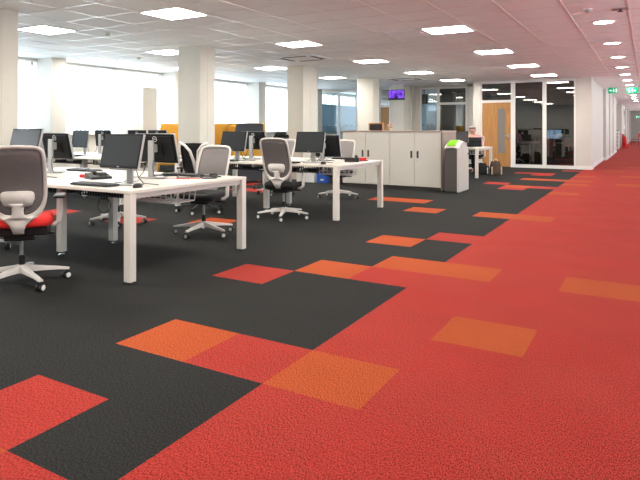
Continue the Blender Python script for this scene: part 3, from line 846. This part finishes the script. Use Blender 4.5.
def make_phone(label, loc, rz):
    t = thing('desk_phone', label, 'phone', loc, rz, 'black desk phones')
    MB().prism([(-.09, 0), (.09, 0), (.09, .055), (-.09, .022)], 'x', -.10, .10).build('body', M['black'], t)
    MB().box(.0, .085, .02, .075, .050, .056, .002, M=Matrix.Rotation(R(10), 4, 'X')).build('display', M['silver'], t)
    h = MB(); h.sm = True
    h.tube([(-.065, -.085, .060), (-.065, -.06, .072), (-.065, .05, .080), (-.065, .085, .082)], [.020, .016, .016, .021], 10)
    h.build('handset', M['black'], t)
    k = MB()
    for a in range(3):
        for b_ in range(4): k.box(-.005 + a * .03, .015 + a * .03, -.07 + b_ * .022, -.056 + b_ * .022, .034 + b_ * .004, .041 + b_ * .004)
    k.build('buttons', M['keys'], t)
    return t
ph = make_phone('black desk phone behind the nearest keyboard', (-4.50, 3.92, DZ), R(70))
dup(ph, 'black desk phone on the second desk behind its right monitor', (-3.62, 7.80, DZ), R(200))
def cable(name, label, pts, m, r=.004):
    c = MB(); c.sm = True
    # smooth the polyline
    P = [Vector(p) for p in pts]; out = []
    for i in range(len(P) - 1):
        p0, p1, p2, p3 = P[max(i - 1, 0)], P[i], P[i + 1], P[min(i + 2, len(P) - 1)]
        for q in range(6):
            u = q / 6
            out.append(.5 * ((2 * p1) + (p2 - p0) * u + (2 * p0 - 5 * p1 + 4 * p2 - p3) * u * u + (3 * p1 - p0 - 3 * p2 + p3) * u ** 3))
    out.append(P[-1]); c.tube(out, r, 6)
    return tag(c.build(name, M[m]), label, 'cable')
zt = DZ + .0068
cable('headset_cable', 'tangled black cable at the right end of the nearest desk', [(-3.80, 4.46, zt), (-3.76, 4.60, zt), (-3.68, 4.50, zt + .012), (-3.62, 4.62, zt), (-3.54, 4.52, zt), (-3.64, 4.44, zt), (-3.74, 4.53, zt + .014), (-3.58, 4.66, zt)], 'black', .0068)
cable('monitor_lead', 'black lead looping left of the tangled cable on the nearest desk', [(-4.30, 4.44, zt), (-4.22, 4.50, zt), (-4.12, 4.44, zt), (-4.02, 4.52, zt), (-3.93, 4.40, zt), (-3.84, 4.34, zt), (-3.76, 4.40, zt)], 'black', .0065)
cable('network_cable', 'thin red cable on the right end of the nearest desk', [(-3.62, 4.38, zt), (-3.70, 4.33, zt), (-3.80, 4.26, zt), (-3.86, 4.30, zt), (-3.92, 4.24, zt)], 'redplastic', .004)
cable('keyboard_cable', 'thin dark cable running from the nearest keyboard to its monitor', [(-3.96, 3.58, zt), (-3.90, 3.68, zt), (-3.94, 3.80, zt), (-3.93, 3.88, zt), (-4.0, 3.95, zt)], 'black', .003)
cable('hanging_cable', 'black cable hanging in a round loop below the nearest desk', [(-4.47, 3.93, .56)] + [(-4.43 + .055 * math.cos(a), 3.93 + .03 * math.cos(a), .475 - .07 * math.sin(a)) for a in [PI * 1.2 - 2 * PI * q / 12 for q in range(12)]] + [(-4.40, 3.94, .56)], 'black', .005)
cable('power_adaptor_cable', 'black cable coiled near the far end of the second desk', [(-3.62, 8.05, zt), (-3.52, 8.12, zt), (-3.48, 8.02, zt), (-3.58, 7.95, zt), (-3.66, 8.02, zt)], 'black', .006)
o = MB().box(-.05, .05, -.03, .03, 0, .05, .008).build('stapler', M['redplastic'], loc=(-3.58, 8.10, DZ)); o.rotation_euler.z = .4
tag(o, 'small red item at the far right corner of the second desk', 'stationery')
o = MB().box(-.07, .07, -.045, .045, 0, .03, .006).build('wallet', M['redplastic'], loc=(-4.72, 3.98, DZ)); o.rotation_euler.z = .5
tag(o, 'small red case beside the phone on the nearest desk', 'case')
# papers
def papers(label, loc, rz, n=3, w=.21, h=.297, m='paper'):
    b = MB()
    for k in range(n):
        b.box(-w / 2, w / 2, -h / 2, h / 2, .0012 * k, .0012 * (k + 1), M=Matrix.Rotation(.08 * k, 4, 'Z'))
    o = b.build('paper_sheets', M[m], loc=loc); o.rotation_euler.z = rz
    return tag(o, label, 'papers', 'sheets of paper on desks')
papers('white papers beside the keyboard on the far left desk by the windows', (-8.20, 6.86, DZ), .3, 5)
papers('white papers lying behind the back-turned monitor at left of the nearest desk', (-5.05, 4.32, DZ), .2, 4)
papers('white papers under the right monitor of the second desk', (-4.32, 7.28, DZ), .1, 5)

# ------------------------------------------------------------------ storage cabinets
def make_cabinet(label, loc, rz):
    t = thing('storage_cabinet', label, 'cabinet', loc, rz, 'cream double door cabinets')
    W, D, H = 1.06, .47, 1.135
    MB().box(-W / 2 + .002, W / 2 - .002, .018, D, .05, H, .003).build('carcass', M['cab'], t)
    MB().box(-W / 2 + .01, W / 2 - .01, .03, D - .01, 0, .05).build('plinth', M['cabgap'], t)
    for s in (-1, 1):
        x0, x1 = (-W / 2 + .004, -.003) if s < 0 else (.003, W / 2 - .004)
        d = MB().box(x0, x1, 0, .018, .055, H - .006, .003).build('door', M['cab'], t)
        xh = s * .065
        MB().box(xh - .020, xh + .020, -.006, .001, .62, .76, .002).box(xh - .012, xh + .012, -.010, -.004, .64, .74, .003).build('handle', M['cabgap'], d)
        if s > 0: autosmooth(MB().cyl((.045, -.005, .56), (.045, .002, .56), .010, n=14).build('lock', M['silver'], d))
    return t
c0 = make_cabinet('right hand cream two door cabinet, next to the walnut end panel', (-3.95, 11.45, 0), 0)
dup(c0, 'left hand cream two door cabinet, behind the second desk', (-5.01, 11.45, 0), 0)
dup(c0, 'cabinet standing back to back behind the right hand cream cabinet', (-3.95, 12.40, 0), PI)
dup(c0, 'cabinet standing back to back behind the left hand cream cabinet', (-5.01, 12.40, 0), PI)
tag(MB().box(-5.56, -3.38, 11.43, 12.42, 1.137, 1.165, .003).build('cabinet_worktop', M['walnut_top']), 'long walnut worktop lying across the cream cabinets', 'worktop')
tag(MB().box(-3.415, -3.385, 11.44, 12.41, 0, 1.135, .003).build('cabinet_end_panel', M['walnut']), 'walnut end panel at the right of the cream cabinets', 'panel')
# box with a wooden frame, flowers on the worktop
t = thing('wooden_box', 'small black fronted box with orange wooden surround on the cabinets', 'box', (-4.90, 11.72, 1.165), R(8))
MB().box(-.15, .15, .0, .14, 0, .165, .004).build('body', M['copper'], t)
MB().box(-.125, .145, -.006, .004, .008, .140, .002).build('front', M['black'], t)
t = thing('flower_pot', 'small pot of pink and cream flowers on the cabinets', 'plant', (-4.56, 11.75, 1.165))
MB().lathe([(.035, 0), (.05, .05), (.052, .055), (.046, .055)], 18).build('pot', M['totecream'], t)
fl = MB(); fl.sm = True
for q in range(26):
    a = random.uniform(0, 2 * PI); r_ = random.uniform(0, .075); z = .075 + random.uniform(0, .06)
    c = Vector((r_ * math.cos(a), r_ * math.sin(a), z)); fl.mi = q % 3
    b = bmesh.new(); bmesh.ops.create_icosphere(b, subdivisions=1, radius=random.uniform(.012, .022)); fl.merge(b, Matrix.Translation(c))
fl.build('blossoms', [mat('pink_petals', (.62, .25, .22), .8), M['totecream'], mat('pale_petals', (.70, .55, .48), .8)], t)
st = MB()
for q in range(9):
    a = q * .7; st.tube([(0, 0, .04), (.03 * math.cos(a), .03 * math.sin(a), .08)], .003, 5)
st.build('stems', mat('leaf_green', (.08, .16, .04), .7), t)

# ------------------------------------------------------------------ recycling bin
t = thing('recycling_bin', 'grey recycling bin with lime green lid flap beside the cabinets', 'bin', (-3.115, 11.45, 0))
# body: plan .27 wide (x), .72 deep (y)
MB().box(-.135, -.02, -.29, .36, .03, .80, .012).box(-.03, .105, -.30, .36, .03, .86, .012).box(-.13, .12, -.27, .34, 0, .035).build('body', M['bingrey'], t)
def bz(y):
    P = [(-.345, .845), (-.22, .925), (-.06, .972), (.08, .965), (.22, .91), (.33, .82), (.38, .76)]
    for (a, za), (b, zb) in zip(P, P[1:]):
        if y <= b: return za + (zb - za) * (y - a) / (b - a)
    return P[-1][1]
sh = MB()
sh.prism([(-.335, .02), (.37, .02)] + [(.37 - .705 * k / 12, bz(.37 - .705 * k / 12) - .012) for k in range(13)], 'x', .10, .137)
sh.build('side_panel', M['binlight'], t)
tp = MB(); tp.sm = True
def tf(u, v):
    x = -.142 + .284 * u; y = -.345 + .725 * v
    return Vector((x, y, bz(y) - .035 * abs(2 * u - 1) ** 4 + .012))
tp.grid(tf, 18, 20)
o = tp.build('lid', M['binlight'], t); so = o.modifiers.new('s', 'SOLIDIFY'); so.thickness = .03; so.offset = -1
gf = MB(); gf.sm = True
gf.grid(lambda u, v: tf(.14 + .60 * u, .05 + .42 * v) + Vector((0, 0, .006)), 14, 12)
o = gf.build('lid_flap', M['green'], t); so = o.modifiers.new('s', 'SOLIDIFY'); so.thickness = .010; so.offset = 0
MB().box(-.1351, .10, -.312, -.295, .03, .84, .004).build('front_panel', M['bingrey'], t)
lb = MB()
for q in range(8): lb.box(.1360, .1385, .02, .05, .40 + q * .045, .43 + q * .045)
lb.build('side_label', M['limelabel'], t)
MB().box(.134, .15, .30, .33, .70, .74, .004).build('catch', M['black'], t)

# ------------------------------------------------------------------ television and speaker
t = thing('television', 'small wall mounted television glowing purple on the far column', 'television', (-7.27, 19.3, 2.175))
MB().box(-.29, .29, -.075, -.035, 0, .35, .006).build('housing', M['black'], t)
MB().box(-.272, .272, -.0775, -.074, .040, .332).build('screen', M['tv'], t)
MB().box(-.1, .1, -.04, .003, .1, .26).build('wall_bracket', M['black'], t)
MB().box(-.272, .272, -.078, -.0744, .040, .065).box(-.05, .05, -.0782, -.0745, .07, .13).build('screen_caption', M['screen'], t)
t = thing('wall_speaker', 'black loudspeaker hanging behind the narrow pane right of the television', 'speaker', (-6.98, 21.3, 2.10))
MB().box(-.10, .10, -.1, .1, 0, .36, .012).build('cabinet', M['black'], t)
MB().box(-.012, .012, -.012, .012, .36, .59).build('ceiling_bracket', M['black'], t)
MB().box(-.085, .085, -.106, -.098, .02, .34).build('grille', M['blackmat'], t)

# ------------------------------------------------------------------ mustard high backed sofas, tall cupboard
def make_sofa(label, loc, rz, w):
    t = thing('high_back_sofa', label, 'sofa', loc, rz, 'high backed mustard sofas')
    H, D = 1.33, 1.20
    for x0, x1, k in ((0, .06, 0), (w - .06, w, 1)):
        MB().prism([(0, .04), (D, .04), (D, .50), (.01, .50)], 'x', x0, x1).build('lower_wing', M['charcoal'] if k else M['mustard'], t)
        MB().prism([(.01, .502), (D, .502), (D, .82), (.02, .82)], 'x', x0, x1).build('side_wing', M['mustard'], t)
        MB().prism([(.02, .825), (D - .07, .825), (D - .07, H - .01), (.16, H - .01)], 'x', x0 + .004, x1 - .004).build('upper_wing', M['charcoal'] if k else M['mustard'], t)
    MB().box(0, w, D - .068, D, .825, H, .006).box(.06, w - .06, D - .068, D, .04, .825).build('back_shell', M['mustard'], t)
    MB().box(.065, w - .065, D - .17, D - .07, .47, H - .05, .025).build('back_cushion', M['mustard'], t)
    MB().box(.06, w - .06, .05, D - .17, .20, .33, .01).build('seat_base', M['charcoal'], t)
    MB().box(.065, w - .065, .03, D - .17, .33, .47, .03).build('seat_cushion', M['mustard'], t)
    for x in (.05, w - .05):
        for y in (.06, D - .06): MB().cyl((x, y, 0), (x, y, .042), .018).build('leg', M['black'], t)
    return t
make_sofa('mustard high backed sofa with charcoal upper side behind the second desk', (-8.50, 10.18, 0), 0, 1.02)
make_sofa('mustard high backed sofa half hidden at the left of the second cream column', (-9.98, 10.45, 0), 0, 1.2)
t = thing('tall_cupboard', 'tall plain beige cupboard standing in front of the left windows', 'cupboard', (-9.87, 9.6, 0))
MB().box(-.28, .30, .02, .45, .06, 2.14, .004).build('carcass', M['cab'], t)
MB().box(-.27, .29, .04, .43, 0, .06).build('plinth', M['cabgap'], t)
MB().box(-.276, .296, 0, .02, .065, 2.135, .004).build('door', M['cab'], t)

# ------------------------------------------------------------------ boxes on the floor behind the second desk
t = thing('archive_box', 'white low box on the floor behind the second desk', 'box', (-6.55, 11.75, 0), .1)
MB().box(-.22, .22, -.15, .15, 0, .20, .004).build('body', M['paper'], t)
MB().box(-.226, .226, -.156, .156, .17, .225, .004).build('lid', M['paper'], t)
t = thing('carton', 'blue carton on the floor beside the white box', 'box', (-6.14, 11.75, 0), .15)
MB().box(-.13, .13, -.12, .12, 0, .26, .003).build('body', M['bluebox'], t)
MB().box(-.05, .03, -.1215, -.119, .05, .09).build('sticker', M['paper'], t)
t = thing('carton', 'brown carton beside the blue carton on the floor', 'box', (-5.84, 11.80, 0), -.05)
MB().box(-.11, .11, -.12, .12, 0, .22, .003).build('body', M['tote'], t)
MB().box(-.113, .113, -.02, .02, .2, .2215).build('tape', M['totecream'], t)

# ------------------------------------------------------------------ the man at the far desk
def skin_obj(name, verts, edges, radii, root, m, parent, sub=2):
    me = bpy.data.meshes.new(name); me.from_pydata([Vector(v) for v in verts], edges, [])
    o = bpy.data.objects.new(name, me); COL.objects.link(o); o.parent = parent
    sk = o.modifiers.new('skin', 'SKIN'); 
    me.skin_vertices.new() if not me.skin_vertices else None
    sv = me.skin_vertices[0].data
    for i, r_ in enumerate(radii):
        rr_ = r_ if isinstance(r_, tuple) else (r_, r_)
        sv[i].radius = rr_; sv[i].use_root = (i == root)
    sk.use_smooth_shade = True
    su = o.modifiers.new('sub', 'SUBSURF'); su.levels = sub; su.render_levels = sub
    me.materials.append(m)
    return o
man = thing('person', 'grey haired person in a pink shirt seated behind a laptop', 'person', (-4.05, 16.52, 0))
# looks along -y and down to the laptop; origin on the floor below the pelvis
Vt = [(0, .06, .56), (0, .07, .70), (0, .05, .86), (0, .02, .985), (0, -.005, 1.045), (0, -.02, 1.085), (0, -.035, 1.15), (0, -.045, 1.21)]
Rd = [(.15, .12), (.145, .11), (.165, .115), (.12, .09), .055, .058, (.075, .088), (.062, .075)]
Ed = [(i, i + 1) for i in range(7)]
def add(v, r_, e):
    Vt.append(v); Rd.append(r_); Ed.append((e, len(Vt) - 1)); return len(Vt) - 1
arms = {}
for s in (-1, 1):
    a = add((s * .175, .02, .965), .062, 3); b = add((s * .25, -.02, .77), .046, a); c = add((s * .16, -.27, .775), .036, b); d = add((s * .13, -.345, .775), (.035, .018), c)
    arms[s] = (a, b, c)
    for q, (dx, ln) in enumerate(((-.030, .075), (-.011, .085), (.010, .080), (.029, .062))):
        f1 = add((s * .13 + dx, -.375, .776), .010, d); add((s * .13 + dx * 1.15, -.375 - ln * .6, .768), .008, f1)
    th = add((s * .13 - s * .045, -.350, .772), .010, d); add((s * .13 - s * .06, -.385, .768), .009, th)
    h = add((s * .095, .02, .545), .085, 0); k = add((s * .11, -.37, .52), .065, h); an = add((s * .11, -.36, .12), .042, k); add((s * .115, -.46, .045), (.045, .03), an)
nose = add((0, -.145, 1.145), .014, 6)
for s in (-1, 1): add((s * .088, -.02, 1.15), (.012, .022), 6)
body = skin_obj('body', Vt, Ed, Rd, 0, M['skin'], man)
SV = [(0, .06, .53), (0, .07, .70), (0, .05, .86), (0, .02, .985), (0, .0, 1.03)]; SR = [(.17, .14), (.162, .125), (.182, .13), (.135, .10), .066]
SE = [(i, i + 1) for i in range(4)]
for s in (-1, 1):
    n = len(SV); SV += [(s * .178, .02, .965), (s * .25, -.02, .77), (s * .165, -.26, .775)]; SR += [.072, .056, .046]; SE += [(3, n), (n, n + 1), (n + 1, n + 2)]
skin_obj('shirt', SV, SE, SR, 0, M['shirt'], man)
TV = [(0, .06, .54)]; TR = [(.165, .13)]; TE = []
for s in (-1, 1):
    n = len(TV); TV += [(s * .095, .02, .545), (s * .11, -.37, .52), (s * .11, -.36, .12)]; TR += [.098, .078, .058]; TE += [(0, n), (n, n + 1), (n + 1, n + 2)]
skin_obj('trousers', TV, TE, TR, 0, M['trouser'], man)
hb = MB(); hb.sm = True
b = bmesh.new(); bmesh.ops.create_uvsphere(b, u_segments=24, v_segments=16, radius=1)
for v in b.verts: v.co = Vector((v.co.x * .088, v.co.y * .100 - .025, v.co.z * .088 + 1.190))
bmesh.ops.delete(b, geom=[v for v in b.verts if v.co.z < 1.145 or (v.co.y < -.075 and v.co.z < 1.215)], context='VERTS')
hb.merge(b); o = hb.build('hair', M['hair'], man); so = o.modifiers.new('s', 'SOLIDIFY'); so.thickness = .012; so.offset = 0
for s in (-1, 1):
    b = MB(); b.sm = True; q = bmesh.new(); bmesh.ops.create_uvsphere(q, u_segments=12, v_segments=8, radius=.010); b.merge(q, Matrix.Translation((s * .030, -.117, 1.170))); b.build('eye', M['black'], man)
    b = MB(); b.sm = True
    rs = []
    for y, w_, h_ in ((.055, .025, .03), (.02, .045, .07), (-.05, .045, .065), (-.14, .040, .045), (-.175, .02, .03)):
        rs.append([Vector((s * .113 + w_ * math.cos(a), -.38 + y, max(0, h_ * .5 + h_ * .55 * math.sin(a)))) for a in [2 * PI * k_ / 12 for k_ in range(12)]])
    b.rings(rs); b.build('shoe', M['black'], man)
MB().tube([(-.022, -.118, 1.108), (0, -.124, 1.106), (.022, -.118, 1.108)], .004, 6).build('mouth', mat('lips', (.40, .15, .13), .5), man)
# laptop
t = thing('laptop', 'black laptop with its lid toward the camera on the desk of the man in pink', 'laptop', (-3.79, 15.62, DZ), R(12))
MB().box(-.18, .18, .0, .25, .003, .020, .004).build('keyboard_deck', M['black'], t)
lid = MB().box(-.18, .18, -.012, .0, 0, .245, .004, M=Matrix.Translation((0, 0, .012)) @ Matrix.Rotation(R(14), 4, 'X')).build('lid', M['black'], t)
MB().box(-.165, .165, .0, .0012, .012, .235, M=Matrix.Translation((0, 0, .012)) @ Matrix.Rotation(R(14), 4, 'X')).build('screen', M['screen'], lid)
autosmooth(MB().lathe([(.018, 0), (.018, .0015)], 20).build('lid_badge', M['silver'], lid))
bpy.data.objects[lid.children[-1].name].matrix_local = Matrix.Translation((0, -.0, .012)) @ Matrix.Rotation(R(14), 4, 'X') @ Matrix.Translation((0, -.0125, .125)) @ Matrix.Rotation(PI / 2, 4, 'X')
# bags by the desk leg
def bag(name, label, loc, rz, w, d, h, m, m2):
    t = thing(name, label, 'bag', loc, rz)
    b = MB(); b.sm = True; rs = []
    for z, s, e in ((0, .92, .9), (.02, 1, 1), (h * .35, 1.02, 1.05), (h * .7, .92, .75), (h * .93, .80, .35), (h, .72, .15)):
        rs.append([Vector((math.copysign(abs(math.cos(a)) ** .6, math.cos(a)) * w / 2 * s, math.copysign(abs(math.sin(a)) ** .6, math.sin(a)) * d / 2 * e, z + .015 * math.sin(3 * a) * z / h)) for a in [2 * PI * k / 24 for k in range(24)]])
    b.rings(rs); b.build('body', M[m], t)
    c = MB(); c.sm = True
    c.tube([(-w * .2, 0, h * .92), (-w * .17, 0, h * 1.12), (0, 0, h * 1.2), (w * .17, 0, h * 1.12), (w * .2, 0, h * .92)], .010, 8)
    c.build('handle', M[m2], t)
    f = MB()
    for s in (-1, 1): f.box(s * w * .42 - .012, s * w * .42 + .012, -d * .53, -d * .36, .02, h * .62, .006)
    f.build('piping', M[m2], t)
    return t
bag('shoulder_bag', 'black bag on the floor left of the far desk leg', (-3.72, 16.00, 0), R(30), .36, .18, .29, 'blackmat', 'paper')
bag('tote_bag', 'brown and cream tote bag leaning at the right of the far desk leg', (-3.34, 15.98, 0), R(35), .30, .16, .35, 'tote', 'totecream')

# ------------------------------------------------------------------ inside the dark glazed room
t = thing('meeting_table', 'dim table behind the glass partition', 'table', (-2.60, 21.4, 0))
MB().box(-.75, .75, -.4, .4, .71, .735, .003).build('tabletop', M['desk'], t)
for x in (-.7, .7):
    for y in (-.35, .35): MB().box(x - .025, x + .025, y - .025, y + .025, 0, .71).build('leg', M['deskmetal'], t)
t = thing('monitor', 'lit blue monitor inside the dark room, seen through the rightmost pane', 'monitor', (-2.62, 21.45, .735), R(10))
MB().box(-.24, .24, 0, .03, .12, .44, .004).build('housing', M['black'], t)
MB().box(-.225, .225, -.002, .001, .135, .425).build('screen', M['bluescreen'], t)
MB().box(-.03, .03, .025, .05, .005, .3, .004).build('stand_neck', M['black'], t)
MB().box(-.11, .11, -.07, .11, 0, .012, .004).build('stand_base', M['black'], t)
def side_chair(label, loc, rz):
    t = thing('side_chair', label, 'chair', loc, rz, 'red chairs in the dark room')
    MB().box(-.22, .22, -.22, .22, .43, .47, .015).build('seat', M['fab_red'], t)
    MB().box(-.21, .21, -.24, -.205, .56, .86, .015).build('backrest', M['fab_red'], t)
    for x in (-.2, .2):
        MB().tube([(x, .2, 0), (x, .2, .43)], .011, 8).build('leg', M['black'], t)
        MB().tube([(x, -.22, 0), (x, -.22, .86)], .011, 8).build('leg', M['black'], t)
    return t
sc = side_chair('red chair behind the rightmost partition pane, left of the two', (-2.75, 20.75, 0), R(5))
dup(sc, 'red chair behind the rightmost partition pane, right of the two', (-2.0, 20.75, 0), R(-8))

# ------------------------------------------------------------------ corridor things
def exit_sign(label, loc, w, flip=1):
    t = thing('exit_sign', label, 'sign', loc, 0, 'green exit signs')
    MB().box(-w / 2, w / 2, -.012, .012, -.20, 0, .003).build('panel', M['exitgreen'], t)
    for x in (-w * .3, w * .3): MB().cyl((x, 0, -.005), (x, 0, CH - loc[2]), .004, n=8).build('suspension_rod', M['silver'], t)
    p = MB(); y0, y1 = -.0145, -.0115
    def P(pts): p.prism([(flip * a, b) for a, b in pts], 'y', y0, y1)
    # arrow
    P([(.03, -.115), (.07, -.115), (.07, -.135), (.115, -.10), (.07, -.065), (.07, -.085), (.03, -.085)])
    # doorway
    P([(-.125, -.035), (-.075, -.035), (-.075, -.17), (-.125, -.17)])
    # running figure
    P([(-.016 + .016 * math.cos(a), -.050 + .016 * math.sin(a)) for a in [2 * PI * k / 12 for k in range(12)]])
    P([(-.045, -.075), (-.020, -.068), (-.005, -.115), (-.030, -.122)])
    P([(-.028, -.115), (-.008, -.118), (.018, -.165), (.004, -.170)])
    P([(-.032, -.115), (-.018, -.120), (-.040, -.145), (-.062, -.150), (-.062, -.140), (-.045, -.135)])
    P([(-.026, -.072), (-.018, -.082), (.012, -.100), (.016, -.092)])
    p.build('pictogram', M['exitwhite'], t)
    return t
exit_sign('green exit sign hanging closest to the white corridor wall', (-.99, 23.4, 2.615), .30, -1)
exit_sign('green exit sign hanging under the line of downlights', (-.42, 23.7, 2.615), .36, 1)
exit_sign('tiny green exit sign far down the corridor at the right edge', (-.55, 52, 2.15), .40, 1)
# office copier / cabinet in the recess, extinguisher, picture, red chair far away
t = thing('printer', 'white office printer standing in the recess along the corridor', 'printer', (-1.72, 38.2, 0))
MB().box(-.40, .40, -.35, .35, .03, .86, .02).build('cabinet', M['whiteplastic'], t)
MB().box(-.38, .38, -.33, .33, 0, .03).build('plinth', M['cabgap'], t)
MB().box(-.40, .40, -.30, .35, .90, 1.06, .02).build('scanner', M['whiteplastic'], t)
MB().box(-.36, .36, -.28, .33, .86, .90).build('output_slot', M['cabgap'], t)
MB().box(-.40, .40, -.30, .35, 1.06, 1.09, .01).build('document_lid', M['cabgap'], t)
for z in (.12, .36, .60):
    MB().box(-.37, .37, -.356, -.348, z, z + .20, .004).build('paper_drawer', M['binlight'], t)
t = thing('fire_extinguisher', 'red fire extinguisher point at the corridor wall corner', 'extinguisher', (-1.13, 41.6, 0))
autosmooth(MB().lathe([(.085, .12), (.10, .15), (.10, .62), (.07, .70), (.03, .73)], 20).build('cylinder', M['redplastic'], t))
MB().box(-.17, .17, -.12, .12, 0, .12, .03).build('floor_stand', M['redplastic'], t)
MB().box(-.16, -.06, .05, .10, .10, .85, .01).build('stand_back', M['redplastic'], t)
MB().tube([(0, 0, .72), (0, 0, .80), (.07, -.03, .80)], .018, 8).build('valve', M['black'], t)
t = thing('wall_picture', 'dark abstract picture on the corridor wall', 'picture', (-1.31, 44.6, 1.15))
MB().box(-.0, .03, 0, 1.9, 0, 1.5, .006).build('frame', M['white'], t)
pc = MB()
for q, (y, z, r_) in enumerate(((.5, 1.1, .26), (.9, .8, .32), (1.2, .45, .24), (1.35, 1.15, .2))):
    pc.prism([(y + r_ * math.cos(a) * 1.2, z + r_ * math.sin(a)) for a in [2 * PI * k / 16 for k in range(16)]], 'x', .031, .034)
pc.build('print', M['blackmat'], t)
ca = side_chair('red chair at the far end of the corridor', (-.62, 47.0, 0), R(70)); ca['group'] = 'red chairs in the corridor'

# ------------------------------------------------------------------ world, daylight, camera
wd = bpy.data.worlds.new('daylight'); S.world = wd; wd.use_nodes = True
bg = wd.node_tree.nodes['Background']; bg.inputs['Color'].default_value = (.86, .93, 1.0, 1); bg.inputs['Strength'].default_value = 7.0
def portal(x, y, z, sx, sy, rot):
    L = bpy.data.lights.new('window_portal', 'AREA'); L.shape = 'RECTANGLE'; L.size = sx; L.size_y = sy; L.cycles.is_portal = True
    o = bpy.data.objects.new('window_portal', L); COL.objects.link(o); o.location = (x, y, z); o.rotation_euler = rot
portal(XW - .3, 10.8, 1.86, 1.56, 27.6, (0, -PI / 2, 0))
portal(3.3, 30.1, 1.73, 1.78, 58.6, (0, PI / 2, 0))
portal(-8.05, 25.3, 1.65, 1.4, 1.4, (-PI / 2, 0, 0))

cam = bpy.data.cameras.new('camera'); co = bpy.data.objects.new('camera', cam); COL.objects.link(co)
co.location = (0, 0, 1.222); co.rotation_euler = (PI / 2, 0, .554628)
cam.sensor_width = 36; cam.lens = 590.777 / 640 * 36
cam.shift_x = (320 - 280.82) / 640; cam.shift_y = (127.925 - 240) / 640
cam.clip_end = 200
S.camera = co

S.view_settings.view_transform = 'Standard'; S.view_settings.look = 'None'
S.view_settings.exposure = 0.55; S.view_settings.gamma = 1.0; S.view_settings.use_curve_mapping = False
cy = S.cycles
cy.max_bounces = 10; cy.diffuse_bounces = 5; cy.glossy_bounces = 4; cy.transparent_max_bounces = 16; cy.sample_clamp_indirect = 6.0
cy.use_denoising = True; cy.caustics_reflective = False; cy.caustics_refractive = False
